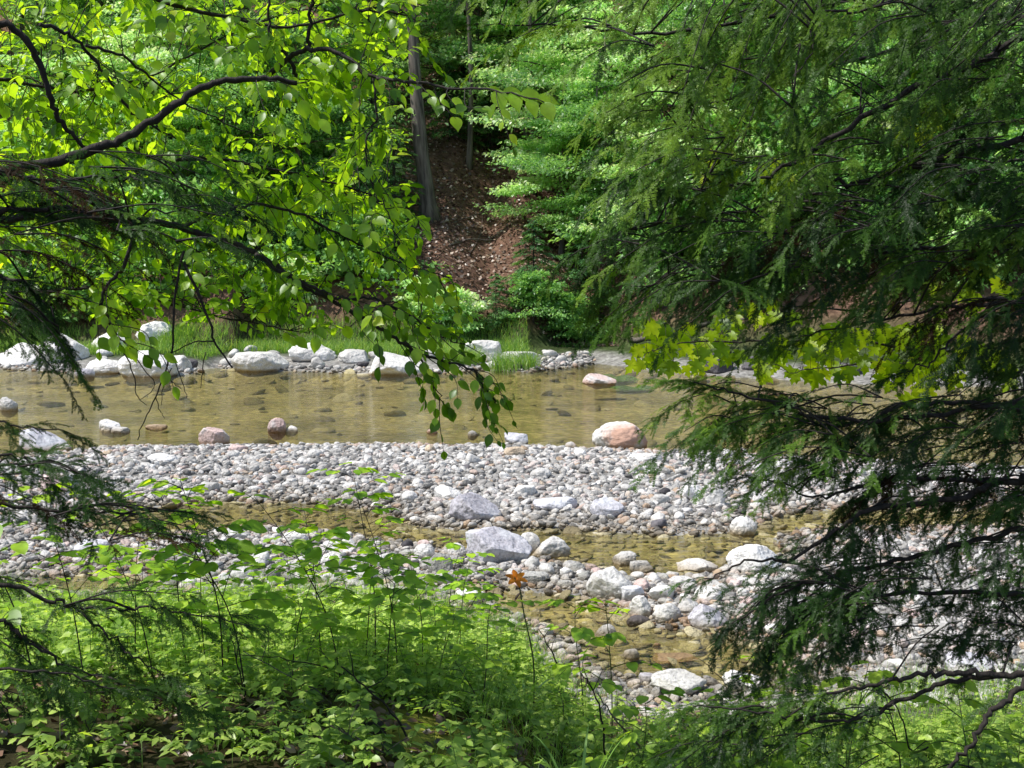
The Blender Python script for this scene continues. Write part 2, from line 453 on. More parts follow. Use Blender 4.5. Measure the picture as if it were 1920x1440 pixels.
EDGE = G(*np.array([(-2500, 1110), (-900, 1100), (0, 1092), (240, 1118), (500, 1098), (760, 1105), (880, 1128), (980, 1165), (1030, 1225), (1110, 1290), (1300, 1320), (1500, 1310), (1700, 1270), (1900, 1275), (2800, 1275), (4500, 1275)], float).T, 0.1)
FARS = G(*np.array(FAR_PX, float).T)
HILL0 = 4.6

def shore(x, y):
    x = np.asarray(x, float); y = np.asarray(y, float)
    s = np.min([sd_poly(x, y, p) for p in POOLS], axis=0)
    wob = 0.35 * np.clip(y / 30, 0.25, 1)
    return s + wob * fbm(x, y, 1.1) * 0.6

def hgt(x, y, s=None):
    x = np.asarray(x, float); y = np.asarray(y, float)
    if s is None:
        s = shore(x, y)
    out = 0.012 + np.where(y > 17, 0.14, 0.085) * (1 - np.exp(-np.maximum(s, 0) / 1.1)) + 0.03 * fbm(x, y, 0.7) * np.clip(s, 0, 1)
    deep = np.where(y > 19.5, 0.42, 0.12)
    inn = -0.01 - deep * (1 - np.exp(np.minimum(s, 0) / (0.9)))
    z = np.where(s > 0, out, inn)
    ye = np.interp(x, EDGE[:, 0], EDGE[:, 1])
    dn = ye - y + 0.3 * fbm(x, y, 0.6)
    z = z + 1.06 * sstep(dn / 7.0) + 0.10 * fbm(x, y, 1.3) * np.clip(dn, 0, 1)
    yf = np.interp(x, FARS[:, 0], FARS[:, 1])
    df = y - yf
    hill = np.maximum(0, df - HILL0)
    z = z + 0.22 * sstep(df / 3.0) + 0.62 * hill - 0.62 * np.maximum(0, hill - 55) + np.clip(hill / 3, 0, 1) * (1.3 * fbm(x, y, 0.12) + 0.35 * fbm(x, y, 0.5))
    return z

def axis(segs):
    out = [segs[0][0]]
    for a, b, st in segs:
        n = max(1, int(round((b - a) / st)))
        out += list(np.linspace(a, b, n + 1)[1:])
    return np.array(out)

gx = axis([(-90, -30, 3.0), (-30, -14, 0.7), (-14, -7, 0.28), (-7, 7, 0.14), (7, 14, 0.28), (14, 30, 0.7), (30, 90, 3.0)])
gy = axis([(-6, 3.5, 0.5), (3.5, 13, 0.1), (13, 22, 0.16), (22, 34, 0.5), (34, 44, 0.22), (44, 70, 0.6), (70, 130, 3.0)])
X, Y = np.meshgrid(gx, gy)
S = shore(X, Y)
Z = hgt(X, Y, S)
nx, ny = len(gx), len(gy)
idx = np.arange(nx * ny).reshape(ny, nx)
fq = np.stack([idx[:-1, :-1], idx[:-1, 1:], idx[1:, 1:], idx[1:, :-1]], -1).reshape(-1, 4)
gm = MB()
gm.add(np.stack([X, Y, Z], -1).reshape(-1, 3), [fq])
ground = gm.build('ground', ground_mat(), smooth=True)
tag(ground, 'creek bed, gravel bars, mossy near bank and wooded hillside', None, None, 'structure')

def lerp(a, b, t):
    return a * (1 - t[..., None]) + np.array(b) * t[..., None]
ye_ = np.interp(X, EDGE[:, 0], EDGE[:, 1]); yf_ = np.interp(X, FARS[:, 0], FARS[:, 1])
colr = np.broadcast_to(np.array([0.30, 0.29, 0.27]), X.shape + (3,)).copy()
colr = lerp(colr, (0.38, 0.325, 0.165), np.clip(-S / 0.25, 0, 1))
colr *= (1 + np.where(S < 0, 0.75, 0.2) * np.clip(fbm(X, Y * 1.6, 0.45), -0.6, 0.6))[..., None]
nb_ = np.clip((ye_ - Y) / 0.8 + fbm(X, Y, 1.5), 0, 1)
colr = lerp(colr, (0.05, 0.045, 0.02), nb_)  # near-bank soil coloured dark in place of canopy shade
mossp = P(835, 1372, 5.3)
ms = np.clip(1.3 - np.hypot((X - mossp[0]) / 0.42, (Y - mossp[1]) / 0.55) + 0.7 * fbm(X, Y, 3.0), 0, 1)
colr = lerp(colr, (0.32, 0.34, 0.05), ms)
fb_ = np.clip((Y - yf_ - 1.5) / 1.0 + 0.5 * fbm(X, Y, 1.0), 0, 1)
colr = lerp(colr, (0.06, 0.085, 0.03), fb_)
hb_ = np.clip((Y - yf_ - HILL0 - 0.3) / 1.5 + 0.5 * fbm(X, Y, 0.8), 0, 1)
colr = lerp(colr, (0.17, 0.10, 0.07), hb_)
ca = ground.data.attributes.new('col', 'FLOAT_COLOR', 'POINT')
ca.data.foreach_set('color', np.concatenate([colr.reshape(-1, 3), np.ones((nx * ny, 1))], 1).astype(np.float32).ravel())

wm = MB()
wx = np.linspace(-90, 90, 61); wy = np.linspace(7.5, 46, 21)
WX, WY = np.meshgrid(wx, wy)
wi = np.arange(61 * 21).reshape(21, 61)
wm.add(np.stack([WX, WY, np.zeros_like(WX)], -1).reshape(-1, 3), [np.stack([wi[:-1, :-1], wi[:-1, 1:], wi[1:, 1:], wi[1:, :-1]], -1).reshape(-1, 4)])
tag(wm.build('water', water_mat()), 'clear shallow olive brown creek water', None, None, 'structure')

# ------------------------------------------------------------------ stones
import bmesh
def ico(sub):
    bm = bmesh.new()
    bmesh.ops.create_icosphere(bm, subdivisions=sub, radius=1)
    V = np.array([v.co[:] for v in bm.verts]); Fc = np.array([[v.index for v in f.verts] for f in bm.faces])
    bm.free()
    return V, Fc
ICO = {k: ico(k) for k in (2, 3, 5)}

def stone_shape(kind, sub, seed, rough=1.0):
    """unit stone, about -1..1 in x and y and -1..1 in z before flattening"""
    r = np.random.default_rng(seed)
    V = ICO[sub][0].copy()
    off = r.random(3) * 50
    n1 = np.array([noise.noise(Vector(v * 0.9 + off)) for v in V])
    n2 = np.array([noise.noise(Vector(v * 2.2 + off)) for v in V])
    amp = {'round': 0.16, 'oval': 0.12, 'angular': 0.22, 'flat': 0.16, 'wedge': 0.2}[kind]
    V = V * (1 + amp * n1 + amp * 0.35 * n2)[:, None]
    ncut = {'round': 3, 'oval': 1, 'angular': 12, 'flat': 7, 'wedge': 9}[kind]
    for _ in range(ncut):
        n = nrm(r.normal(size=3) + (np.array([0, 0, 0.5]) if kind in ('flat',) else 0))
        d = r.uniform(0.62, 0.88) if kind in ('angular', 'wedge', 'flat') else r.uniform(0.72, 0.92)
        k = np.maximum(0, V @ n - d)
        V = V - (k * 0.93)[:, None] * n
    if kind == 'wedge':
        n = nrm(np.array([0.45, -0.25, 0.85])); k = np.maximum(0, V @ n - 0.35); V = V - (k * 0.95)[:, None] * n
    if kind == 'flat':
        k = np.maximum(0, V[:, 2] - 0.55); V[:, 2] -= k * 0.85
    if sub >= 4 and rough:
        n3 = np.array([noise.noise(Vector(v * 6 + off)) for v in V]); n4 = np.array([noise.noise(Vector(v * 14 + off)) for v in V])
        V = V * (1 + 0.05 * n3 - 0.03 * np.abs(n4) + 0.02 * n4)[:, None]
    for ax in range(3):
        lo, hi = V[:, ax].min(), V[:, ax].max()
        V[:, ax] = (V[:, ax] - (lo + hi) / 2) / ((hi - lo) / 2)
    return V

BOULD = []
def boulder(u, vb, w, h, kind, mat, label, ref=None, sink=0.3, yaw=None, dep=0.75, z0=None, group=None, tilt=0.0, seed=None):
    """a stone seen with its foot at pixel (u, vb), w by h pixels"""
    q = G(u, vb, 0.0)
    for _ in range(4):
        zz = float(hgt(q[0], q[1])); zz = max(zz, -0.02)
        q = G(u, vb, zz)
    zb = max(float(hgt(q[0], q[1])), -0.03)
    D = q[1]
    W = w * D / F / 2; H = h * D / F
    R = W * dep
    H = max(H * 1.0, 0.02) - 0.0
    # top of the stone must show h px above the foot; the plan depth tilts up the visible extent a little
    pitch = (CAMZ - zb) / D
    H = max(0.6 * H, H - R * pitch * 0.5)
    sd = seed if seed is not None else len(BOULD) * 13 + 5
    V = stone_shape(kind, 5 if w > 34 else 3, sd)
    rz = (H / (1 - sink)) / 2 if True else H
    V = V * np.array([W, R, rz])
    if tilt:
        cs, sn = math.cos(tilt), math.sin(tilt)
        V = np.stack([V[:, 0] * cs + V[:, 2] * sn, V[:, 1], -V[:, 0] * sn + V[:, 2] * cs], -1)
    mb = MB()
    top = V[:, 2].max()
    V[:, 2] += H - top
    mb.add(V, [ICO[5 if w > 34 else 3][1]])
    o = mb.build('boulder', M[mat], smooth=True)
    o.location = (float(q[0]), float(D + R * 0.8), zb)
    tag(o, label, 'boulder', group or 'boulders of the creek')
    BOULD.append((o, ref, q[0], D + R * 0.8, W))
    return o

B = boulder
# in the main water and along its near edge
B(1165, 846, 106, 56, 'round', 'r_whitetan', 'largest boulder at the near edge of the river, white top and pinkish tan foot', 'the big white-topped boulder', dep=0.8, seed=3)
B(968, 838, 46, 28, 'angular', 'r_lav', 'lavender grey rock at the water edge beside a tan flat stone', 'the lavender rock at the river edge')
B(965, 858, 42, 20, 'flat', 'r_tan', 'flat tan stone on the gravel just before the lavender river edge rock')
B(886, 820, 20, 14, 'round', 'r_grey', 'small grey stone in the river under the drooping beech branch')
B(810, 813, 22, 10, 'oval', 'r_pink', 'low pinkish stone almost covered by river water, under the beech branch')
B(397, 838, 60, 38, 'angular', 'r_pink', 'pinkish dome shaped rock standing in the river at the gravel edge', 'the pinkish dome rock')
B(518, 813, 36, 31, 'round', 'r_pink', 'upright pinkish stone in mid river with a small stone at its side', 'the upright pinkish stone')
B(546, 812, 25, 15, 'angular', 'r_white', 'small white stone touching the upright pinkish stone in the river')
B(203, 811, 40, 26, 'wedge', 'r_white', 'white cleft rock in the river below the hanging bare twigs', 'the white cleft rock')
B(223, 814, 36, 14, 'flat', 'r_pale', 'low flat stone leaning on the white cleft rock in the river')
B(290, 806, 42, 11, 'flat', 'r_tan', 'flat tan stone barely above water beside the hanging bare twigs')
B(72, 848, 112, 46, 'wedge', 'r_lav', 'large lavender rock sloping into the river behind the hemlock spray', 'the sloping lavender rock', tilt=0.25)
B(12, 772, 36, 29, 'round', 'r_pale', 'pale round rock in the river at the picture edge', 'the pale round river rock')
B(1070, 842, 25, 15, 'angular', 'r_pink', 'small pinkish stone at the river edge beside the big white-topped boulder')
B(1322, 846, 44, 20, 'flat', 'r_white', 'white flat stone at the river edge near the hemlock tips', 'the white flat stone at the river edge')
B(1213, 868, 66, 17, 'flat', 'r_white', 'long low white slab on the gravel before the big white-topped boulder', 'the long low white slab')
B(1125, 722, 66, 22, 'wedge', 'r_pink', 'pinkish wedge of rock lying in the water off the far bank', 'the far pinkish wedge')
B(120, 848, 24, 16, 'round', 'r_pink', 'small pink stone at the low end of the sloping lavender rock')
# on the main bar
B(890, 980, 102, 54, 'wedge', 'r_lav', 'big lavender block with dark cracked end on the gravel bar', 'the cracked lavender block', tilt=0.12, seed=41)
B(1042, 958, 86, 24, 'flat', 'r_lav', 'thin bluish white slab lying flat on the gravel bar', 'the thin bluish slab')
B(1140, 972, 66, 37, 'wedge', 'r_lav', 'tilted lavender slab with whitish stripe on the gravel bar', 'the tilted striped slab', tilt=-0.2)
B(1342, 950, 40, 36, 'angular', 'r_pale', 'upright pale block standing on the gravel bar near the hemlock', 'the upright pale block')
B(1295, 938, 46, 28, 'angular', 'r_white', 'white angular rock on the gravel beside the upright pale block', 'the white angular rock')
B(985, 930, 44, 20, 'flat', 'r_white', 'flat white stone in the middle of the gravel bar', 'the flat white stone')
B(842, 940, 58, 30, 'angular', 'r_white', 'white rock on the gravel just behind the cracked lavender block')
B(768, 942, 32, 22, 'angular', 'r_white', 'small white rock on the gravel where the side channel ends', 'the white rock at the channel end')
B(102, 928, 82, 40, 'flat', 'r_pink', 'wide pinkish white rock on the gravel behind the dark hemlock spray', 'the wide pinkish white rock')
B(1396, 1006, 52, 40, 'round', 'r_white', 'rounded white boulder with brown wet base beside the side channel', 'the rounded white boulder')
B(1240, 945, 34, 18, 'round', 'r_pale', 'pale oval stone on the bar between the striped slab and the white angular rock')
B(1425, 946, 28, 20, 'angular', 'r_white', 'small white block on the gravel against the hemlock tips')
B(300, 868, 60, 18, 'round', 'r_white', 'low white stone on the gravel near the pinkish dome rock')
B(390, 925, 36, 20, 'flat', 'r_pale', 'pale flat stone at the edge of the olive side channel')
# between the channels
B(935, 1060, 130, 68, 'wedge', 'r_lav', 'largest lavender boulder with pale flat face between the channels', 'the largest lavender boulder', dep=0.7, seed=77)
B(990, 1042, 50, 46, 'round', 'r_pale', 'grey rounded rock leaning against the largest lavender boulder')
B(1032, 1048, 78, 44, 'angular', 'r_pale', 'pale faceted boulder with tan side in the channel', 'the pale faceted boulder', seed=12)
B(825, 1078, 50, 42, 'round', 'r_grey', 'darker grey round boulder behind the leafy saplings', 'the darker grey round boulder')
B(795, 1048, 40, 29, 'round', 'r_white', 'white round stone beside the darker grey round boulder')
B(856, 1046, 36, 29, 'round', 'r_white', 'white stone tucked between the grey round boulder and the largest lavender boulder')
B(1145, 1126, 92, 62, 'angular', 'r_pale', 'large pale domed boulder behind the small leafy sapling', 'the large pale domed boulder', seed=9)
B(1185, 1128, 50, 30, 'flat', 'r_lav', 'lavender flat stone against the foot of the large pale domed boulder')
B(1172, 1062, 46, 30, 'angular', 'r_pale', 'pale angular stone at the channel edge beyond the large pale domed boulder')
B(1000, 1095, 66, 20, 'flat', 'r_grey', 'long dark edged flat stone behind the orange lily', 'the long flat stone')
B(1063, 1082, 26, 20, 'angular', 'r_white', 'small white stone at the end of the long flat stone')
B(1060, 1104, 32, 15, 'flat', 'r_grey', 'thin dark flat stone below the long flat stone')
B(998, 1068, 32, 26, 'angular', 'r_pale', 'pale stone standing in front of the pale faceted boulder')
B(1205, 1076, 50, 26, 'flat', 'r_pale', 'flat pale stone on the rubble beyond the pink round stone')
B(1205, 1110, 36, 26, 'round', 'r_pink', 'pink round stone beside the large pale domed boulder', 'the pink round stone')
B(1242, 1126, 52, 26, 'flat', 'r_white', 'white flat topped stone in the rubble above the dark oval stone', 'the white flat topped stone')
B(1200, 1158, 46, 42, 'angular', 'r_white', 'white blocky stone directly behind the dark oval stone', 'the white blocky stone')
B(1252, 1174, 56, 38, 'round', 'r_pale', 'rounded pale stone with brown wet base next to the dark oval stone', 'the brown based stone')
B(1200, 1176, 50, 22, 'oval', 'r_dark', 'smooth dark bluish oval stone at the edge of the near pool', 'the dark oval stone', sink=0.4)
B(1137, 1200, 42, 33, 'round', 'r_pale', 'lone pale stone standing in the near pool', 'the lone pool stone')
B(1185, 1238, 32, 24, 'round', 'r_pale', 'small pale stone in the near pool behind green leaves')
B(1232, 1213, 16, 10, 'angular', 'r_tan', 'tiny tan stone in the middle of the near pool')
B(1330, 1186, 78, 46, 'wedge', 'r_lav', 'lavender wedge with dark underside at the pool edge by the hemlock', 'the lavender wedge', tilt=0.15)
B(1312, 1078, 82, 28, 'angular', 'r_white', 'long white rock at the channel edge before the hemlock tips', 'the long white rock')
B(1420, 1078, 112, 58, 'angular', 'r_white', 'big pale slab half behind the hemlock tips', 'the big pale slab', seed=31)
B(1282, 1100, 52, 18, 'flat', 'r_pale', 'thin pale slab in the rubble before the long white rock')
B(1290, 1150, 44, 30, 'angular', 'r_pale', 'pale angular stone in the rubble behind the brown based stone')
B(1330, 1128, 54, 30, 'angular', 'r_white', 'white angular stone in the rubble before the big pale slab')
B(1270, 1245, 90, 14, 'flat', 'r_tan', 'flat brown stone under the near pool water')
B(350, 1050, 56, 32, 'angular', 'r_white', 'white stone on the stony strip behind the young saplings', 'the white strip stone')
B(440, 1012, 60, 24, 'angular', 'r_pale', 'pale rubble stone on the strip beside the olive side channel', 'the pale rubble stone')
B(552, 1018, 50, 24, 'angular', 'r_white', 'white stone on the strip seen through sapling leaves')
B(620, 1064, 44, 30, 'angular', 'r_white', 'white block on the strip among the sapling leaves', 'the white block')
B(165, 1038, 74, 24, 'flat', 'r_lav', 'lavender slab on the stony strip under the dark hemlock spray', 'the lavender strip slab')
B(320, 1098, 50, 30, 'flat', 'r_lav', 'lavender flat stone at the small grassy pool', 'the grassy pool stone')
B(95, 1024, 30, 20, 'round', 'r_grey', 'dark topped stone beside the lavender slab under the hemlock')
B(190, 1092, 22, 16, 'round', 'r_white', 'small white stone in the grassy pool')
B(270, 1094, 20, 20, 'round', 'r_pale', 'small pale stone by the lavender flat stone at the grassy pool')
B(880, 1128, 60, 20, 'flat', 'r_white', 'white flat slab in the grass near the orange lily')
# by the near bank
B(1275, 1305, 112, 46, 'angular', 'r_pale', 'broad pale rock at the near bank below the pool', 'the broad near rock')
B(1400, 1298, 86, 36, 'wedge', 'r_white', 'whitish rock at the near bank under the hemlock tips', 'the whitish near rock')
B(1218, 1285, 40, 22, 'flat', 'r_lav', 'lavender stone at the near bank beside the broad pale rock')
B(1832, 1262, 96, 34, 'wedge', 'r_lav', 'lavender grey slab below the gravel at the hemlock side', 'the lavender grey slab')
B(1790, 1222, 56, 40, 'angular', 'r_pale', 'grey angular stone leaning on the gravel behind the bare hemlock limb', 'the grey angular stone')
B(1765, 1196, 50, 30, 'flat', 'r_pale', 'pale slab stacked behind the grey angular stone')
B(160, 1438, 66, 66, 'angular', 'r_moss', 'mossy grey stone low on the near bank among the herbs', 'the mossy near stone')
B(1330, 1410, 70, 46, 'angular', 'r_moss', 'grey lichen stone on the near bank under the hemlock fronds')
# far bank
B(110, 692, 90, 56, 'angular', 'r_white', 'tall white boulder on the far bank beneath the grass', 'the tall white far boulder')
B(205, 682, 96, 40, 'angular', 'r_white', 'long white boulder on the far bank next to the tall white one', 'the long white far boulder')
B(287, 676, 72, 36, 'round', 'r_white', 'rounded whitish boulder on the far bank under the grass tuft')
B(190, 702, 76, 30, 'round', 'r_white', 'white boulder on the far waterline between larger boulders')
B(268, 708, 112, 52, 'round', 'r_white', 'largest white boulder on the far waterline', 'the largest white far boulder', seed=8)
B(132, 690, 52, 13, 'flat', 'r_pink', 'flat pinkish brown slab on the far waterline')
B(156, 709, 40, 19, 'round', 'r_lav', 'bluish round stone in the water off the far bank')
B(332, 702, 48, 30, 'angular', 'r_white', 'white pointed stone at the end of the far boulder row')
B(32, 692, 104, 44, 'angular', 'r_white', 'wide white boulder on the far bank behind hanging hemlock needles')
B(482, 696, 106, 40, 'flat', 'r_white', 'broad white slab on the far waterline with its reflection', 'the broad white far slab')
B(582, 692, 92, 36, 'angular', 'r_white', 'rough white rock on the far waterline beside the broad white slab')
B(660, 694, 60, 26, 'angular', 'r_pale', 'pale rock on the far waterline behind beech leaves')
B(742, 702, 112, 48, 'wedge', 'r_white', 'bright white sloping rock on the far bank behind the beech tip')
B(903, 690, 78, 40, 'angular', 'r_white', 'white cliff sided boulder on the far bank beside the grass tuft', 'the white cliff sided boulder')
B(972, 694, 74, 26, 'flat', 'r_pale', 'grey layered ledge on the far shore below the grass tuft', 'the grey layered ledge')
B(1015, 660, 42, 21, 'round', 'r_pale', 'grey dome stone on the far bank above the layered ledge')
B(1098, 648, 64, 20, 'flat', 'r_pale', 'pale flat ledge in the shade behind the fern')
B(1088, 622, 70, 46, 'angular', 'r_moss', 'mossy boulder on the far slope above the pale ledge')
B(1180, 640, 90, 50, 'angular', 'r_moss', 'mossy dark boulder on the far bank beside the fern')
B(1265, 672, 90, 46, 'angular', 'r_dark', 'dark shaded rock on the far bank behind the maple leaves')
B(1345, 705, 70, 40, 'angular', 'r_dark', 'dark rock at the far waterline under the maple leaves')
B(1425, 706, 64, 26, 'angular', 'r_dark', 'low dark rock at the far waterline between the maple sprays')
B(1590, 716, 66, 24, 'flat', 'r_dark', 'flat dark rock at the far waterline below the hanging maple leaves')
B(1755, 706, 60, 60, 'angular', 'r_pale', 'pale boulder on the far bank seen through the hemlock')
B(1450, 742, 60, 8, 'flat', 'r_tan', 'flat tan stone just breaking the water off the far bank')

# cobbles: individual stones of the bars, sharing a dozen meshes
def bxy():
    return np.array([[b[2], b[3], b[4]] for b in BOULD])
BX = bxy()
COB = []
for k, kind in enumerate(['round', 'oval', 'angular', 'flat', 'round', 'angular', 'oval', 'angular']):
    mb = MB(); mb.add(stone_shape(kind, 3, 900 + k) * np.array([1, 0.75, 0.55]), [ICO[3][1]])
    me = mb.build('cobble', M['r_pale'], smooth=True)
    COB.append(me)
cob_me = {}
CLS = [('white', 'r_white', 0.22), ('pale grey', 'r_pale', 0.44), ('grey', 'r_grey', 0.14), ('pinkish', 'r_pink', 0.08), ('tan', 'r_tan', 0.06), ('dark', 'r_dark', 0.06)]
used_lab = {}
n_c = 0
REFS = [(b[1], b[2], b[3]) for b in BOULD if b[1]]
RXY = np.array([[r[1], r[2]] for r in REFS])
def cobble_label(cn, size, x, y):
    sz = 'large' if size > 0.115 else ('small' if size < 0.075 else '')
    d = np.hypot(RXY[:, 0] - x, (RXY[:, 1] - y))
    o = np.argsort(d)
    base = ' '.join(t for t in (sz, cn, 'cobble') if t)
    for a in o[:3]:
        dx, dy = x - RXY[a, 0], y - RXY[a, 1]
        if abs(dy) > abs(dx) * 1.2:
            rel = 'in front of' if dy < 0 else 'behind'
        else:
            rel = 'to the left of' if dx < 0 else 'to the right of'
        dist = 'just ' if d[a] < 0.7 else ('a little way ' if d[a] < 1.8 else 'well ')
        t_ = f'{base} {dist}{rel} {REFS[a][0]}'
        if len(t_.split()) <= 16: yield t_
    for a, b in ((0, 1), (0, 2), (1, 2), (0, 3), (1, 3)):
        t_ = f'{base} between {REFS[o[a]][0]} and {REFS[o[b]][0]}'
        if len(t_.split()) <= 16: yield t_
    yield f'{base} beside {REFS[o[0]][0]}'
zones = [((40, 1560), (842, 985), 120), ((300, 900), (985, 1095), 62), ((960, 1500), (1040, 1195), 105), ((1500, 1920), (1090, 1250), 30), ((60, 1080), (655, 698), 30), ((1130, 1520), (1262, 1322), 26)]
cand = []
for (u0, u1), (v0, v1), n in zones:
    got = 0; tries = 0
    while got < n and tries < 6000:
        tries += 1
        u = rng.uniform(u0, u1); v = v0 + (v1 - v0) * rng.random()
        q = G(u, v, 0.12)
        s = float(shore(np.array(q[0]), np.array(q[1])))
        if s < 0.05 or q[1] > np.interp(q[0], FARS[:, 0], FARS[:, 1]) + 2.6:
            continue
        w = rng.uniform(14, 30) * q[1] / F if v > 700 else rng.uniform(12, 34) * q[1] / F
        if 980 < v < 1250: w *= 1.25
        if rng.random() < 0.2: w *= 1.4
        if np.any(np.hypot(BX[:, 0] - q[0], BX[:, 1] - q[1]) < BX[:, 2] * 0.95 + w / 2): continue
        if any(math.hypot(a[0] - q[0], a[1] - q[1]) < (a[2] + w) * 0.45 for a in cand): continue
        cand.append((q[0], q[1], w)); got += 1
for x, y, w in cand:
    cn, mt, _ = CLS[rng.choice(len(CLS), p=[t[2] for t in CLS])]
    size = w / 2
    for lab in cobble_label(cn, size if y < 30 else size / 2, x, y):
        if lab not in used_lab:
            break
    used_lab[lab] = used_lab.get(lab, 0) + 1
    k = int(rng.integers(len(COB)))
    o = COB[k].copy()
    if (k, mt) not in cob_me:
        me = COB[k].data.copy(); me.materials[0] = M[mt]; cob_me[(k, mt)] = me
    o.data = cob_me[(k, mt)]
    COL.objects.link(o)
    z = float(hgt(np.array(x), np.array(y)))
    fl = rng.uniform(0.8, 1.25)
    o.location = (x, y, z + size * 0.3 * fl)
    o.scale = (size, size * rng.uniform(0.85, 1.15), size * fl)
    o.rotation_euler = (rng.normal(0, 0.18), rng.normal(0, 0.18), rng.uniform(0, 2 * PI))
    tag(o, lab, 'cobble', 'cobbles among the gravel')
for o in COB:
    bpy.data.objects.remove(o)

# gravel stuff
PT = []
for k, kind in enumerate(['round', 'angular', 'angular', 'flat', 'wedge', 'angular']):
    PT.append(stone_shape(kind, 2, 300 + k) * np.array([1, 0.78, 0.58]))
def pebble_field(name, mat, label, regions, below=False):
    mb = MB()
    for (x0, x1, y0, y1, sp, r0, r1) in regions:
        nx_, ny_ = int((x1 - x0) / sp), int((y1 - y0) / sp)
        gx_, gy_ = np.meshgrid(np.arange(nx_), np.arange(ny_))
        x = x0 + (gx_.ravel() + rng.uniform(-0.1, 1.1, gx_.size)) * sp
        y = y0 + (gy_.ravel() + rng.uniform(-0.1, 1.1, gx_.size)) * sp
        uu = 960 + x / y * F
        s = shore(x, y)
        ye = np.interp(x, EDGE[:, 0], EDGE[:, 1]); yf = np.interp(x, FARS[:, 0], FARS[:, 1])
        ok = (uu > -260) & (uu < 2200) & (y > ye - 0.5)
        if below:
            ok &= (s < 0.03) & (s > -9) & (rng.random(len(x)) < np.clip(1.1 + s / 2.2, 0.14, 1))
        else:
            ok &= (s > -0.04) & (y < yf + np.where(x < -1.5, 0.7, 2.0))
        x, y, s = x[ok], y[ok], s[ok]
        n = len(x)
        r = r0 + (r1 - r0) * rng.random(n) ** 2.8
        z = hgt(x, y, s) + r * (0.05 if below else 0.22)
        if below:
            z = np.minimum(z, -0.012)
        a = rng.uniform(0, 2 * PI, n)
        tx, ty = rng.normal(0, 0.25, n), rng.normal(0, 0.25, n)
        ca_, sa = np.cos(a), np.sin(a)
        Mx = np.zeros((n, 3, 3))
        Mx[:, 0, 0] = ca_; Mx[:, 0, 1] = -sa; Mx[:, 1, 0] = sa; Mx[:, 1, 1] = ca_; Mx[:, 2, 2] = rng.uniform(0.75, 1.25, n) * (0.5 if below else 1)
        Mx[:, 2, 0] = tx; Mx[:, 2, 1] = ty
        Mx *= r[:, None, None]
        T = np.stack([x, y, z], -1)
        which = rng.integers(0, len(PT), n)
        rn = rng.random(n)
        # reddish and tan stones gather in drifts by the channels
        drift = (fbm(x, y, 0.5) > 0.25) & (np.abs(s) < 0.7)
        rn = np.where(drift & (rng.random(n) < 0.4), rng.uniform(0.86, 0.97, n), rn)
        for k in range(len(PT)):
            w = which == k
            mb.scatter(PT[k], [ICO[2][1]], Mx[w], T[w], rn[w])
    o = mb.build(name, mat, smooth=True)
    return tag(o, label, None, None, 'stuff')
pebble_field('gravel', M['pebble'], 'small grey and white river pebbles covering the bars',
             [(-10, 11, 14.0, 21.8, 0.055, 0.013, 0.080), (-7, 9, 7.7, 14.0, 0.048, 0.010, 0.065), (-16, 2.6, 34.5, 40, 0.15, 0.04, 0.14)])
pebble_field('bed_pebbles', M['bedstone'], 'brown stones under the shallow water',
             [(-7, 7, 8.6, 16.5, 0.12, 0.04, 0.12), (-12, 12, 17, 23, 0.17, 0.05, 0.16), (-18, 18, 23, 37, 0.5, 0.1, 0.34)], below=True)

# ------------------------------------------------------------------ leaf templates
def oval_leaf(rows, widths, fold=0.18, droop=0.15, wave=0.0):
    V = []
    for t, w in zip(rows, widths):
        zc = -droop * t * t
        V += [(-w, t, zc + fold * w + wave * math.sin(9 * t)), (0, t, zc), (w, t, zc + fold * w + wave * math.cos(8 * t))]
    Fq = []
    for i in range(len(rows) - 1):
        a = i * 3; b = a + 3
        Fq += [(a, a + 1, b + 1, b), (a + 1, a + 2, b + 2, b + 1)]
    return np.array(V), [np.array(Fq)]
BEECH = oval_leaf([0, 0.12, 0.3, 0.5, 0.7, 0.85, 0.93, 1.0], [0.02, 0.19, 0.30, 0.32, 0.23, 0.09, 0.03, 0.0], 0.26, 0.26, 0.02)
ROUND = oval_leaf([0, 0.1, 0.3, 0.52, 0.74, 0.9, 1.0], [0.06, 0.26, 0.39, 0.40, 0.30, 0.14, 0.0], 0.16, 0.18, 0.015)
LANCE = oval_leaf([0, 0.3, 0.65, 1.0], [0.02, 0.15, 0.12, 0.0], 0.2, 0.25)
SMALL = oval_leaf([0, 0.35, 0.7, 1.0], [0.03, 0.3, 0.24, 0.0], 0.2, 0.2)
FARL = (np.array([(0, 0, 0), (-0.3, 0.45, 0.07), (0, 1, -0.12), (0.3, 0.45, 0.07)]), [np.array([(0, 1, 2, 3)])])
FARN = (np.array([(0, 0, 0), (-0.13, 0.4, 0.0), (0, 1, -0.1), (0.13, 0.4, 0.0)]), [np.array([(0, 1, 2, 3)])])
half = [(0.0, 0.0), (0.17, -0.07), (0.42, 0.0), (0.27, 0.16), (0.5, 0.24), (0.64, 0.52), (0.44, 0.47), (0.36, 0.54), (0.16, 0.46), (0.27, 0.70), (0.13, 0.74), (0.0, 1.0)]
mo = half + [(-x, y) for x, y in half[-2:0:-1]]
mv = [(0, 0.36, 0)] + [(x, y, 0.16 * abs(x) - 0.25 * y * y) for x, y in mo]
MAPLE = (np.array(mv), [np.array([(0, i, i % len(mo) + 1) for i in range(1, len(mo) + 1)])])

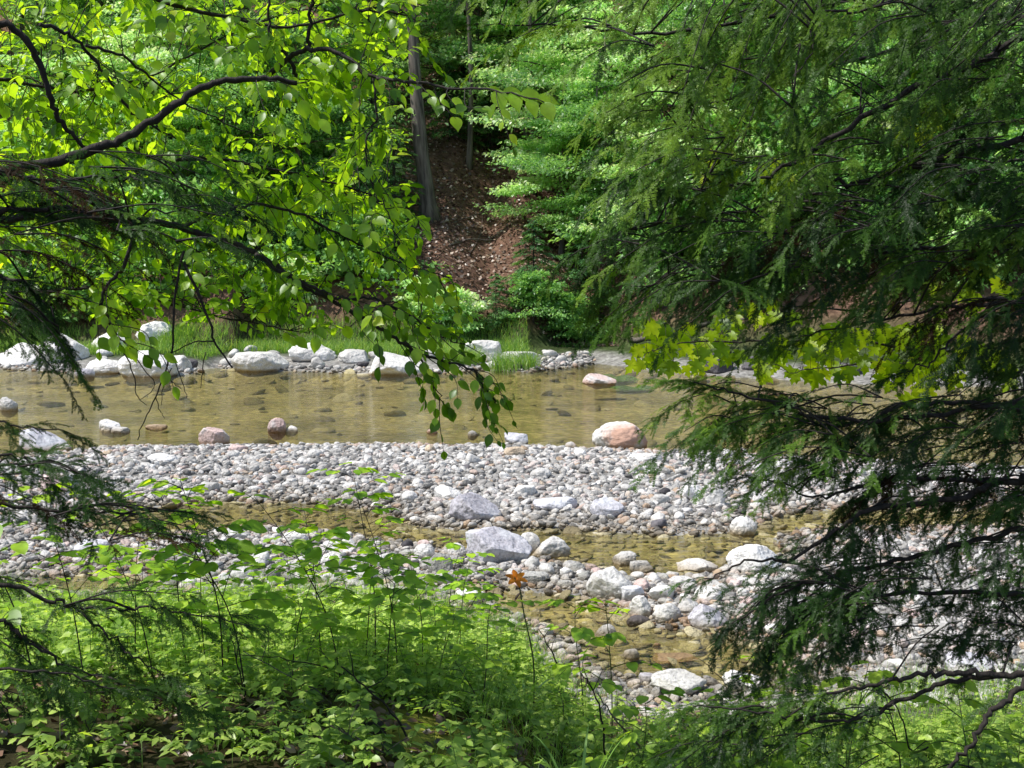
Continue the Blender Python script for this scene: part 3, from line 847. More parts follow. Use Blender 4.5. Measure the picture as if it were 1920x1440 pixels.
class Leaves:
    def __init__(self): self.p, self.d, self.n, self.s, self.r = [], [], [], [], []
    def add(self, p, d, n, s, r):
        self.p.append(p); self.d.append(d); self.n.append(n); self.s.append(s); self.r.append(r)
    def out(self, mb, tmpl, mat=0, sx=None):
        if not self.p: return
        n = len(self.p)
        sx = rng.uniform(0.85, 1.15, n) if sx is None else sx
        mb.scatter(tmpl[0], tmpl[1], frames(np.array(self.d), np.array(self.n), np.array(self.s), sx), np.array(self.p), np.array(self.r), mat)

def rotv(v, axis_, ang):
    k = nrm(axis_)
    return v * math.cos(ang) + np.cross(k, v) * math.sin(ang) + k * np.dot(k, v) * (1 - math.cos(ang))

def in_poly(u, v, poly):
    return sd_poly(np.array([float(u)]), np.array([float(v)]), np.asarray(poly, float))[0] < 0

# ------------------------------------------------------------------ beech tree overhanging from the near bank
BEECH_GUIDES = [  # (photo pixels, depth start, depth end, radius start, radius end)
    ([(-420, 420), (-150, 350), (60, 312), (190, 277), (250, 250), (330, 196), (400, 158), (480, 147), (557, 156)], 4.35, 4.75, 0.023, 0.010),
    ([(500, 147), (540, 112), (575, 94), (640, 100), (690, 140), (760, 152), (840, 165), (930, 170), (1020, 192)], 5.15, 4.6, 0.012, 0.003),
    ([(575, 94), (580, 60), (583, 20), (590, -40), (610, -160)], 5.1, 5.0, 0.009, 0.004),
    ([(557, 156), (545, 115), (520, 84), (506, 60), (505, -10), (500, -150)], 5.2, 5.1, 0.009, 0.004),
    ([(700, 142), (706, 220), (688, 262), (690, 330), (730, 400), (740, 460)], 4.95, 4.9, 0.005, 0.002),
    ([(-300, -120), (-60, 20), (30, 55), (75, 120), (100, 200), (118, 232), (150, 268), (172, 285)], 4.4, 4.7, 0.018, 0.006),
    ([(75, 45), (120, 60), (150, 82), (190, 132), (240, 200), (272, 226), (330, 260)], 4.5, 4.9, 0.008, 0.003),
    ([(160, 85), (230, 105), (282, 146), (330, 182), (420, 230), (520, 270)], 4.6, 5.2, 0.006, 0.002),
    ([(-400, 470), (-100, 420), (120, 405), (300, 420), (380, 440), (450, 462), (520, 500), (570, 535), (620, 562), (690, 602), (750, 640), (800, 668), (878, 690), (905, 725), (928, 755)], 4.7, 5.2, 0.018, 0.003),
    ([(480, 478), (530, 510), (600, 545), (640, 560), (700, 560), (760, 590), (830, 630), (880, 650)], 4.7, 5.3, 0.009, 0.002),
    ([(345, 425), (400, 400), (470, 385), (540, 395), (620, 430), (700, 470), (770, 500), (850, 520)], 4.8, 5.2, 0.008, 0.002),
    ([(250, 412), (245, 470), (215, 520), (190, 552), (200, 600), (222, 642)], 4.5, 4.4, 0.009, 0.002),
    ([(330, 300), (420, 300), (520, 320), (620, 340), (700, 370), (760, 420)], 5.2, 5.6, 0.008, 0.002),
    ([(-200, 160), (0, 150), (140, 170), (260, 150), (400, 80), (520, 30)], 5.4, 6.0, 0.012, 0.003),
    ([(-100, -200), (150, -60), (330, 10), (460, 40), (560, 50), (690, 20), (800, 40)], 5.0, 5.4, 0.014, 0.003),
    ([(-200, 600), (0, 560), (150, 540), (280, 560), (400, 590), (500, 610), (580, 625)], 5.6, 5.4, 0.012, 0.002),
    ([(760, 640), (800, 690), (815, 725), (830, 755), (845, 770)], 5.0, 5.1, 0.003, 0.0015),
]
BARE = [  # the leafless twigs hanging over the river
    ([(345, 470), (328, 560), (322, 655), (312, 690), (292, 745), (272, 785), (258, 825)], 4.5, 0.005, 0.0016),
    ([(345, 492), (392, 600), (402, 640), (436, 690)], 4.5, 0.006, 0.003),
    ([(402, 640), (365, 640), (318, 662)], 4.5, 0.003, 0.002),
    ([(222, 640), (245, 690), (256, 740), (275, 760)], 4.4, 0.003, 0.0012),
    ([(245, 660), (290, 720), (262, 750)], 4.4, 0.0022, 0.001),
    ([(322, 665), (345, 725), (350, 747)], 4.5, 0.002, 0.001),
    ([(322, 690), (305, 730), (303, 760)], 4.5, 0.002, 0.001),
    ([(292, 745), (300, 770), (308, 785)], 4.5, 0.002, 0.001),
    ([(318, 710), (340, 730)], 4.5, 0.0015, 0.001),
    ([(380, 690), (376, 728)], 4.4, 0.002, 0.001),
    ([(385, 660), (380, 690)], 4.4, 0.0022, 0.002),
]
def guide_pts(px, d0, d1, k=6, jit=0.004):
    n = len(px)
    pts = [P(u, v, d0 + (d1 - d0) * i / (n - 1)) for i, (u, v) in enumerate(px)]
    return smooth_path(pts, k=k, jit=jit)

beech = empty('beech_tree', (-2.9, 4.5, float(hgt(np.array(-2.9), np.array(4.5)))), 0,
              'broadleaf tree with backlit yellow green oval leaves and a dark crooked limb over the river', 'tree')
bloc = np.array(beech.location)
G_PTS = []
for (px, d0, d1, r0, r1) in BEECH_GUIDES:
    q = guide_pts(px, d0, d1)
    qt = q
    if px[0][0] < 0:
        tk = np.array([bloc[0], bloc[1], min(q[0][2] - 0.3, bloc[2] + 7)])
        qt = np.vstack([smooth_path([tk, (tk + q[0]) / 2 + np.array([0, 0, -0.06]), q[0]], k=4)[:-1], q])
    mb = MB()
    tube(mb, qt - bloc, np.linspace(r0, r1, len(qt)), 7, knob=0.08)
    G_PTS.append(q)
    if False:
        pass
    mb.build('branch', M['twig'], beech, smooth=True)
for (px2, dd, ra, rb) in BARE:
    mb = MB(); q = guide_pts(px2, dd, dd, 5, 0.002)
    tube(mb, q - bloc, np.linspace(ra, rb, len(q)), 5)
    tag(mb.build('bare_twig', M['twig'], beech, smooth=True), 'leafless twig hanging over the river')
mb = MB()
tq = smooth_path([(0, 0, -0.3), (0.03, 0.02, 0.8), (-0.05, 0.0, 2.2), (0.02, 0.05, 3.6), (0.1, 0.1, 5.6), (0.1, 0.2, 7.5)], k=5)
tube(mb, tq, np.linspace(0.16, 0.07, len(tq)), 12, knob=0.04)
mb.build('trunk', M['greybark'], beech, smooth=True)
ALLG = np.vstack(G_PTS)
GT = np.vstack([np.gradient(q, axis=0) for q in G_PTS])

BM1 = [(-80, -80), (830, -80), (800, 60), (760, 200), (770, 330), (800, 420), (790, 520), (860, 560), (870, 640), (800, 660), (700, 640), (600, 615), (480, 630), (330, 610), (230, 620), (100, 590), (-80, 600)]
lv = Leaves(); tw = MB()
HOLE = [(400, 165), (500, 90), (70, 60)], []
def beech_twig(base, tip, nl, size, nvec, rbias=0.0, r=0.0022):
    mid = (base + tip) / 2 + np.array([0, 0, 0.10 * np.linalg.norm(tip - base)]) + rng.normal(0, 0.02, 3)
    q = smooth_path([base, mid, tip], k=5)
    tube(tw, q - bloc, np.linspace(r, 0.0009, len(q)), 4)
    L_ = len(q) - 1
    for i in range(nl):
        t = 0.30 + 0.70 * (i + 0.5) / nl
        f = t * L_; a = int(min(f, L_ - 1)); p = q[a] + (q[a + 1] - q[a]) * (f - a)
        d = nrm(q[a + 1] - q[a])
        n = nrm(nvec + rng.normal(0, 0.22, 3))
        side = 1 if i % 2 else -1
        ld = rotv(d, n, side * rng.uniform(0.55, 1.0)) if i < nl - 1 else d
        ld = nrm(ld + np.array([0, 0, -0.14]) + rng.normal(0, 0.14, 3))
        s = size * rng.uniform(0.5, 1.15)
        lv.add(p + ld * 0.008 - bloc, ld, n, s, np.clip(rng.normal(0.46 + rbias, 0.32), 0, 0.95) if rng.random() > 0.025 else 0.99)  # wide colour spread includes tones for shadowed and bright leaves
cnt = 0
while cnt < 900:
    u, v = rng.uniform(-80, 880), rng.uniform(-80, 660)
    if not in_poly(u, v, BM1): continue
    # thinner where the hillside shows through in the photo
    if 250 < u < 460 and 70 < v < 150 and rng.random() < 0.85: continue
    if 400 < u < 520 and 185 < v < 250 and rng.random() < 0.8: continue
    if u > 560 and v > 440 and v < 540 and rng.random() < 0.35: continue
    if fbm(np.array(u), np.array(v), 0.012) < -0.28 and rng.random() < 0.8: continue
    D = rng.uniform(5.0, 6.8) if rng.random() < 0.92 else rng.uniform(4.6, 5.2)
    tip = P(u, v, D)
    dist = np.linalg.norm((ALLG - tip) * np.array([1, 0.45, 1]), axis=1)
    o_ = np.argsort(dist)[:14]; j = o_[rng.integers(len(o_))]
    base = ALLG[j]
    if np.linalg.norm(base - tip) > 0.75:
        base = tip + (base - tip) * 0.6 / np.linalg.norm(base - tip)
    if np.linalg.norm(base - tip) < 0.16:
        tip = base + nrm(GT[j] + np.array([0.02, 0, -0.02]) + rng.normal(0, 0.03, 3)) * 0.3
    nv = nrm(np.array([rng.normal(0, 0.28), -0.44 + rng.normal(0, 0.26), 0.88]))
    beech_twig(base, tip, int(rng.integers(6, 11)), 0.066, nv, 0.10 if v < 450 else 0.0)
    cnt += 1
# leafy tips along the drooping branches
for gi in (1, 8, 9, 10, 11, 15, 16, 4, 12):
    q = G_PTS[gi]; m_ = len(q)
    st = int(m_ * (0.25 if gi in (1,) else 0.42))
    for i in range(st, m_ - 1, 1 if gi in (8, 9) else 2):
        if rng.random() < 0.42: continue
        d = nrm(q[i + 1] - q[i])
        nv = nrm(np.array([rng.normal(0, 0.2), -0.55, 0.8]))
        side = 1 if i % 2 else -1
        td = nrm(rotv(d, nv, side * 0.8) + np.array([0, 0, -0.2]))
        beech_twig(q[i], q[i] + td * rng.uniform(0.14, 0.3), int(rng.integers(3, 6)), 0.06 if gi != 16 else 0.055, nv, -0.28 if gi in (8, 9, 16) and i > m_ * 0.55 else 0.1)
# end leaves
for gi in (1, 8, 16):
    q = G_PTS[gi]
    for k in range(8):
        p = q[-1 - k]
        d = nrm(q[-1] - q[-4]); nv = nrm(np.array([0.1, -0.7, 0.7]) + rng.normal(0, 0.15, 3))
        ld = nrm(rotv(d, nv, (1 if k % 2 else -1) * 0.7) + np.array([0, 0, -0.3]))
        lv.add(p - bloc, ld, nv, 0.058 if gi != 1 else 0.09, 0.3 if gi != 1 else 0.7)
fm = MB(); lv.out(fm, BEECH, 0)
fm.build('foliage', M['beech'], beech, smooth=False)
tag(tw.build('twigs', M['twig'], beech, smooth=True), None, None, None, 'stuff')

# ------------------------------------------------------------------ hemlocks on the near bank
def spray_tmpl(seed, L_=0.30, W_=0.12, step=0.027, nstep=0.0036, nlen=0.0125, nw=0.0034):
    """a flat hemlock spray: a drooping stem with alternate side twigs, each one set densely with two rows of flat needles"""
    r = np.random.default_rng(seed)
    needV, needF, stemV, stemF = [], [], [], []
    def stem(p0, p1, w0, w1):
        d = nrm(p1 - p0); s_ = nrm(np.cross(d, [0.05, 0, 1.0]))
        i = len(stemV)
        stemV.extend([p0 - s_ * w0, p0 + s_ * w0, p1 + s_ * w1, p1 - s_ * w1]); stemF.append((i, i + 1, i + 2, i + 3))
    def needles(p0, p1, taper=False):
        ln = np.linalg.norm(p1 - p0); d = (p1 - p0) / max(ln, 1e-6); s_ = nrm(np.cross(d, [0.05, 0, 1.0])); up = np.cross(s_, d)
        k = max(2, int(ln / nstep))
        for i in range(k):
            for sg in (-1, 1):
                t = (i + r.uniform(0, 1)) / k
                if r.random() < 0.06: continue
                p = p0 + d * ln * t
                a_ = nrm(s_ * sg + d * r.uniform(0.2, 0.55) + up * r.normal(0.05, 0.2))
                l = nlen * r.uniform(0.65, 1.1) * ((1 - 0.55 * t) if taper else 1)
                b_ = d * nw * 0.5
                tip = p + a_ * l
                j = len(needV)
                needV.extend([p - b_, p + b_, tip + b_ * 0.55, tip - b_ * 0.55]); needF.append((j, j + 1, j + 2, j + 3))
    n = int(L_ / step)
    def ax(t): return np.array([0.02 * math.sin(3 * t + seed), L_ * t * (1 - 0.08 * t), -0.24 * L_ * t ** 1.8])
    for i in range(n):
        t0, t1 = i / n, (i + 1) / n
        p, p_ = ax(t0), ax(t1)
        stem(p, p_, 0.0016 * (1 - 0.6 * t0), 0.0016 * (1 - 0.6 * t1))
        needles(p, p_, i == n - 1)
        d = nrm(p_ - p)
        for sg in (-1, 1):
            if r.random() < 0.28: continue
            prof = (0.35 + 1.1 * t0) if t0 < 0.45 else max(0.18, 1.45 - 1.25 * t0)
            ln = W_ * prof * r.uniform(0.4, 1.25)
            q0 = p + (p_ - p) * r.random()
            td = nrm(np.array([sg * 1.0, r.uniform(0.55, 1.3), -0.1 - 0.5 * r.random()]))
            q1 = q0 + td * ln * 0.5; q2 = q1 + nrm(td + np.array([0, 0.2, -0.42])) * ln * 0.5
            stem(q0, q1, 0.0009, 0.0007); needles(q0, q1); stem(q1, q2, 0.0007, 0.0004); needles(q1, q2, True)
    return (np.array(needV), [np.array(needF)]), (np.array(stemV), [np.array(stemF)])
SPR = [spray_tmpl(50 + k, L_=lv_, W_=wv_) for k, (lv_, wv_) in enumerate([(0.30, 0.11), (0.25, 0.09), (0.36, 0.12), (0.21, 0.10), (0.28, 0.125)])]

def grow_hemlock(name, label, loc, limbs, mask_fn, nfill, out_sign, trunk_pts, trunk_r, bright_fn, brown_fn, fill_box, lp_=0.5, ls_=1.0, dz_=-0.14, flat_=0.42):
    root = empty(name, loc, 0, label, 'tree')
    lo = np.array(root.location)
    mb = MB(); tq_ = smooth_path(trunk_pts, k=6); tube(mb, tq_, np.linspace(trunk_r[0], trunk_r[1], len(tq_)), 12, knob=0.05)
    mb.build('trunk', M['bark'], root, smooth=True)
    allp, allt = [], []
    for (px, d0, d1, r0, r1) in limbs:
        q = guide_pts(px, d0, d1, 7, 0.006)
        if px[0][0] > 2100 or px[0][0] < -200:
            tk = np.array([lo[0], lo[1], q[0][2] - 0.12])
            q = np.vstack([smooth_path([tk, (tk + q[0]) / 2 + np.array([0, 0, -0.02]), q[0]], k=3)[:-1], q])
        mb = MB(); tube(mb, q - lo, np.linspace(r0 * 0.72, r1 * 0.8, len(q)), 7, knob=0.07)
        mb.build('limb', M['twig'], root, smooth=True)
        allp.append(q); allt.append(nrm(np.gradient(q, axis=0)))
    A = np.vstack(allp); T = np.vstack(allt)
    rec = []
    twb = MB()
    def put(p, d, n, s, br, dead):
        rec.append((p, d, n, s, br, dead))
    def px_of(p):
        dz = (p[2] - CAMZ) / p[1]
        b_ = (dz * CP + SP) / (CP - dz * SP)
        return 960 + p[0] / p[1] * F * (CP + SP * b_), 720 - b_ * F
    got = tries = 0
    (u0, u1), (v0, v1), (D0, D1) = fill_box
    while got < nfill and tries < nfill * 60:
        tries += 1
        u, v = rng.uniform(u0, u1), rng.uniform(v0, v1)
        if rng.random() > mask_fn(u, v): continue
        p = P(u, v, rng.uniform(D0, D1))
        dist = np.linalg.norm((A - p) * np.array([1, 0.4, 1.25]), axis=1)
        j = np.argsort(dist)[rng.integers(5)]
        # a branchlet: leaves the limb, runs outward and bows down, sprays to both sides and one at its end
        d0 = nrm(T[j] * 0.8 + np.array([out_sign * 0.5, rng.normal(0, 0.35), dz_ + rng.normal(0, 0.10)]))
        L_ = rng.uniform(0.30, 0.62) * ls_
        st = p - d0 * L_ * 0.5
        q = smooth_path([st, st + d0 * L_ * 0.5 + np.array([0, 0, 0.02]), st + d0 * L_ + np.array([0, 0, dz_ * L_])], k=4)
        b0 = A[j]
        if 0.03 < np.linalg.norm(b0 - st) < 0.9:
            q = np.vstack([smooth_path([b0, (b0 + st) / 2 + np.array([0, 0, 0.03]), st], k=3)[:-1], q])
        tube(twb, q - lo, np.linspace(0.0042, 0.0014, len(q)), 4)
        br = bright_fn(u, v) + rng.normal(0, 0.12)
        dead = rng.random() < brown_fn(u, v)
        nn = nrm(np.array([rng.normal(0, 0.16), -flat_ + rng.normal(0, 0.15), 0.9]))
        m_ = len(q); i0 = max(1, m_ - 9)
        for i in range(i0, m_):
            t_ = nrm(q[i] - q[i - 1])
            if i == m_ - 1:
                put(q[i], nrm(t_ + np.array([0, 0, dz_ * 0.6])), nn, rng.uniform(0.8, 1.1) * ls_, br, dead)
            else:
                for sg in (-1, 1):
                    if rng.random() < 0.5: continue
                    put(q[i], nrm(rotv(t_, nn, sg * rng.uniform(0.5, 0.95)) + np.array([0, 0, dz_])), nrm(nn + rng.normal(0, 0.12, 3)), rng.uniform(0.55, 0.95) * ls_, br + rng.normal(0, 0.06), dead)
        got += 1
    # sprays standing right on the limbs
    for q, t in zip(allp, allt):
        m_ = len(q)
        for i in range(int(m_ * 0.3), m_):
            u, v = px_of(q[i])
            for sg in (-1, 1):
                if rng.random() > lp_ * min(1, mask_fn(u, v) * 2 + 0.02) and i < m_ - 2: continue
                n = nrm(np.array([rng.normal(0, 0.12), -0.35 + rng.normal(0, 0.15), 0.9]))
                d = nrm(rotv(t[i], n, sg * rng.uniform(0.35, 0.85) * (0.3 if i >= m_ - 3 else 1)) + np.array([0, 0, dz_]))
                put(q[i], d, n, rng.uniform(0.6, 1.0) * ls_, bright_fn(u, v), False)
    fol = MB()
    for k, (nd, sm) in enumerate(SPR):
        sel = [r for i, r in enumerate(rec) if i % len(SPR) == k]
        for dead in (False, True):
            s2 = [r for r in sel if r[5] == dead]
            if not s2: continue
            MM = frames(np.array([r[1] for r in s2]), np.array([r[2] for r in s2]), np.array([r[3] for r in s2]))
            PP = np.array([r[0] for r in s2]) - lo
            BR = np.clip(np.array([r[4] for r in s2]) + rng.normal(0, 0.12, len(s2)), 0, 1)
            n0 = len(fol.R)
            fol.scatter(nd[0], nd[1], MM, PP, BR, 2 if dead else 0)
            # needles vary along a spray: brighter towards the tips
            m_ = len(nd[0])
            tipw = np.clip((nd[0][:, 1] / 0.3) ** 2, 0, 1) * 0.26 + rng.normal(0, 0.05, m_)
            fol.R[n0] = np.clip(fol.R[n0] + np.tile(tipw, len(s2)), 0, 1).astype(np.float32)
            fol.scatter(sm[0], sm[1], MM, PP, BR, 1)
    fol.build('foliage', [M['hem'], M['twig'], M['deadneedle']], root)
    if twb.V:
        tag(twb.build('twigs', M['twig'], root, smooth=True), None, None, None, 'stuff')
    print(name, 'sprays', len(rec))
    return root

RB_V = [-80, 0, 100, 200, 300, 400, 480, 540, 580, 620, 690, 720, 760, 800, 850, 900, 950, 1000, 1050, 1100, 1150, 1200, 1250, 1300, 1340, 1440, 1500]
RB_U = [880, 900, 1060, 1170, 1240, 1130, 1050, 1090, 1330, 1440, 1560, 1290, 1330, 1350, 1400, 1510, 1590, 1540, 1480, 1400, 1390, 1420, 1520, 1400, 1290, 1280, 1280]
def mask_right(u, v):
    e = np.interp(v, RB_V, RB_U)
    w = np.clip((u - e + 20) / 90, 0, 1)
    if 570 < v < 715 and u < 1420: w = 0
    if v > 1215 and u > 1600: w *= 0.05
    if v > 1215 and u > 1500: w *= 0.5
    if 1100 < v < 1215 and u > 1650: w *= 0.45
    if 640 < v < 760 and u > 1600: w *= 0.6
    if 560 < v < 720 and u < 1780: w *= 0.22      # the maple shows here
    if 20 < v < 60 and 1430 < u < 1560: w *= 0.1
    if 100 < v < 190 and 1480 < u < 1680: w *= 0.35
    if v < 90 and u < 1250: w *= 0.4
    if v > 800: w *= 0.85
    return w
def bright_right(u, v):  # needle tone carries the light: lit upper sprays lighter, shaded lower ones darker
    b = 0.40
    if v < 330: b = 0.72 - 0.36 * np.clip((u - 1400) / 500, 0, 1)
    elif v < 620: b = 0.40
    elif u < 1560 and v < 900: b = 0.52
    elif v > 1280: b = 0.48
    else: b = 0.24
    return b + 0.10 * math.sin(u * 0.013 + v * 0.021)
def brown_right(u, v):
    return 0.12 if (u > 1500 and 250 < v < 900) else 0.0
R_LIMBS = [
    ([(2250, -150), (1960, -80), (1700, -20), (1500, 20), (1250, 60), (1050, 50), (890, 45)], 5.3, 5.2, 0.024, 0.003),
    ([(2280, 10), (1960, 60), (1830, 116), (1700, 172), (1560, 258), (1480, 310), (1390, 345), (1285, 350)], 4.9, 4.6, 0.03, 0.003),
    ([(2250, -60), (1900, 20), (1700, 90), (1500, 140), (1350, 190), (1200, 200)], 5.6, 5.4, 0.022, 0.003),
    ([(2250, 190), (1990, 250), (1750, 300), (1620, 335), (1540, 350), (1400, 395), (1200, 425), (1070, 480)], 4.9, 5.0, 0.024, 0.003),
    ([(2250, 360), (1980, 420), (1760, 465), (1500, 480), (1300, 505), (1140, 555)], 5.2, 5.3, 0.022, 0.003),
    ([(2250, 500), (1960, 560), (1800, 572), (1650, 600), (1500, 630)], 4.7, 4.8, 0.02, 0.003),
    ([(2250, 420), (2000, 520), (1850, 590), (1790, 630), (1745, 680), (1700, 696)], 4.6, 4.5, 0.014, 0.003),
    ([(2250, 660), (1980, 740), (1800, 770), (1600, 790), (1500, 772), (1400, 742), (1300, 716)], 4.8, 4.6, 0.022, 0.003),
    ([(2250, 700), (1980, 770), (1820, 752), (1690, 765), (1600, 792), (1480, 795), (1340, 800)], 5.0, 4.7, 0.02, 0.003),
    ([(2250, 830), (1990, 900), (1800, 900), (1650, 900), (1540, 930), (1440, 900)], 4.7, 4.6, 0.022, 0.003),
    ([(2250, 850), (1980, 890), (1870, 905), (1800, 935), (1640, 955), (1560, 1000), (1480, 1050), (1400, 1055), (1320, 1085)], 4.5, 4.4, 0.024, 0.003),
    ([(2250, 930), (1980, 985), (1850, 1010), (1700, 1050), (1560, 1080), (1450, 1120), (1370, 1170)], 4.6, 4.5, 0.022, 0.003),
    ([(2250, 1060), (1990, 1120), (1800, 1110), (1600, 1120), (1480, 1170), (1440, 1240)], 4.8, 4.6, 0.02, 0.003),
    ([(2250, 1230), (1960, 1262), (1870, 1265), (1790, 1262), (1710, 1266), (1640, 1284), (1550, 1300)], 4.3, 4.2, 0.024, 0.006),
    ([(1880, 1264), (1780, 1276), (1700, 1308), (1620, 1344), (1540, 1352), (1420, 1335), (1300, 1325)], 4.3, 4.2, 0.014, 0.003),
    ([(2250, 1120), (1980, 1240), (1900, 1300), (1850, 1345), (1820, 1395), (1770, 1450)], 4.2, 4.0, 0.022, 0.008),
    ([(2050, -350), (1800, -150), (1650, 10), (1540, 20), (1525, 90), (1488, 162), (1490, 220)], 4.3, 4.2, 0.008, 0.002),
]
hz_ = float(hgt(np.array(2.9), np.array(4.9)))
grow_hemlock('hemlock_tree', 'large dark hemlock with drooping feathery sprays and a bare forked lower limb', (2.95, 4.9, hz_), R_LIMBS, mask_right, 370, -1,
             [(0, 0, -0.3), (0.02, 0, 1), (0, 0.03, 3), (0.03, 0, 5.5), (0, 0, 8)], (0.22, 0.09), bright_right, brown_right, ((880, 2020), (-90, 1460), (4.2, 5.8)), 0.5, 0.78)

LEFT_BOX = [((-60, 460), (290, 480), 0.8), ((-60, 130), (470, 670), 0.8), ((-60, 130), (785, 815), 0.5), ((-60, 160), (820, 905), 0.5), ((-60, 350), (920, 1015), 0.5),
            ((-60, 120), (1030, 1110), 0.3), ((-60, 460), (1115, 1210), 0.3), ((-60, 330), (1225, 1330), 0.4)]
def mask_left(u, v):
    w = 0
    for (a, b), (c_, d), k in LEFT_BOX:
        if a < u < b and c_ < v < d:
            ww = k * np.clip((b - u) / 160 + 0.25, 0, 1) * np.clip(min(v - c_, d - v) / 25 + 0.3, 0, 1)
            w = max(w, ww)
    return w
L_LIMBS = [
    ([(-300, 260), (-60, 310), (60, 335), (160, 333), (260, 335), (350, 360)], 4.3, 4.5, 0.018, 0.003),
    ([(-300, 430), (-60, 410), (30, 396), (120, 392), (190, 398), (260, 415)], 4.1, 4.2, 0.022, 0.004),
    ([(-300, 440), (-60, 500), (40, 530), (90, 580), (120, 640)], 4.0, 4.0, 0.014, 0.002),
    ([(-300, 770), (-60, 788), (30, 796), (135, 814)], 3.9, 4.0, 0.01, 0.002),
    ([(-300, 790), (-60, 835), (60, 868), (150, 888)], 3.8, 3.9, 0.012, 0.002),
    ([(-300, 900), (-60, 940), (80, 952), (200, 962), (350, 958)], 3.9, 4.1, 0.014, 0.003),
    ([(-300, 1030), (-60, 1078), (60, 1114), (140, 1138), (240, 1141), (340, 1145), (470, 1172)], 3.7, 3.9, 0.014, 0.002),
    ([(-300, 1080), (-40, 1150), (30, 1180), (80, 1220), (160, 1260), (300, 1300)], 3.7, 3.8, 0.014, 0.002),
    ([(-300, 1220), (-60, 1250), (100, 1262), (220, 1290)], 3.6, 3.7, 0.012, 0.002),
    ([(140, 1138), (190, 1180), (250, 1230), (310, 1270)], 3.8, 3.8, 0.007, 0.002),
]
hz2 = float(hgt(np.array(-2.3), np.array(3.9)))
grow_hemlock('hemlock_tree', 'dark hemlock reaching in with flat ragged sprays in front of the broadleaf tree', (-2.45, 3.9, hz2), L_LIMBS, mask_left, 40, 1,
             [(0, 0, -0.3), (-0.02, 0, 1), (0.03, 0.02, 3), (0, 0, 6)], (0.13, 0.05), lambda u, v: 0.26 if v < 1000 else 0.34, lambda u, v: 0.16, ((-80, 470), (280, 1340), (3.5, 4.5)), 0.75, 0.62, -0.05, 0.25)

# ------------------------------------------------------------------ young maple behind the big hemlock
mz = float(hgt(np.array(2.6), np.array(6.6)))
maple = empty('maple_sapling', (3.6, 6.8, mz), 0, 'young maple with glowing yellow green lobed leaves hanging over the far waterline', 'tree')
ml = np.array(maple.location)
mst = MB()
tq_ = smooth_path([(0, 0, -0.1), (0.05, 0, 0.8), (-0.05, 0.05, 1.6), (0.0, 0, 2.6), (0.05, 0, 4.0)], k=5)
tube(mst, tq_, np.linspace(0.03, 0.012, len(tq_)), 7); mst.build('trunk', M['bark'], maple, smooth=True)
mlv = Leaves()
MG = [([(1900, 640), (1760, 660), (1600, 640), (1450, 640), (1330, 640), (1250, 650), (1195, 670)], 6.4, 6.2),
      ([(1900, 700), (1760, 690), (1640, 680), (1560, 690), (1480, 700)], 6.3, 6.2),
      ([(1900, 560), (1750, 560), (1620, 580), (1500, 575), (1380, 570), (1350, 575)], 6.4, 6.3),
      ([(1900, 300), (1750, 330), (1600, 320), (1450, 300), (1320, 320)], 6.6, 6.3)]
MPTS = []
for px, d0, d1 in MG:
    q = guide_pts(px, d0, d1, 6, 0.005); MPTS.append(q)
    mb = MB(); tube(mb, np.vstack([[ml + np.array([0, 0, 2.4 if px[0][1] > 400 else 3.3])], q]) - ml, np.linspace(0.009, 0.0018, len(q) + 1), 5)
    mb.build('branch', M['twig'], maple, smooth=True)
MPA = np.vstack(MPTS)
mtw = MB()
ZM = [((1190, 1390), (600, 690), 56), ((1420, 1770), (605, 705), 120), ((1350, 1500), (552, 600), 14), ((1640, 1760), (690, 750), 10), ((1275, 1520), (280, 350), 34), ((1640, 1760), (210, 270), 8), ((1740, 1900), (470, 720), 40)]
for (a, b), (c_, d), n in ZM:
    for _ in range(n):
        u, v = rng.uniform(a, b), rng.uniform(c_, d)
        p = P(u, v, rng.uniform(6.0, 6.7))
        j = np.argmin(np.linalg.norm(MPA - p, axis=1)); b0 = MPA[j]
        dd = nrm(np.array([-0.45 + rng.normal(0, 0.45), -0.25, -0.7]))
        nv = nrm(np.array([rng.normal(0, 0.25), -0.75 + rng.normal(0, 0.2), 0.65]))
        qq = smooth_path([b0, (b0 + p) / 2 + np.array([0, 0, 0.02]), p], k=3); tube(mtw, qq - ml, 0.0012, 4)
        mlv.add(p - ml, nrm(dd + np.array([0, 0, -0.25])), nv, rng.uniform(0.065, 0.10), np.clip(rng.normal(0.55, 0.36), 0, 1))
fm = MB(); mlv.out(fm, MAPLE); fm.build('foliage', M['maple'], maple)
tag(mtw.build('twigs', M['twig'], maple), None, None, None, 'stuff')

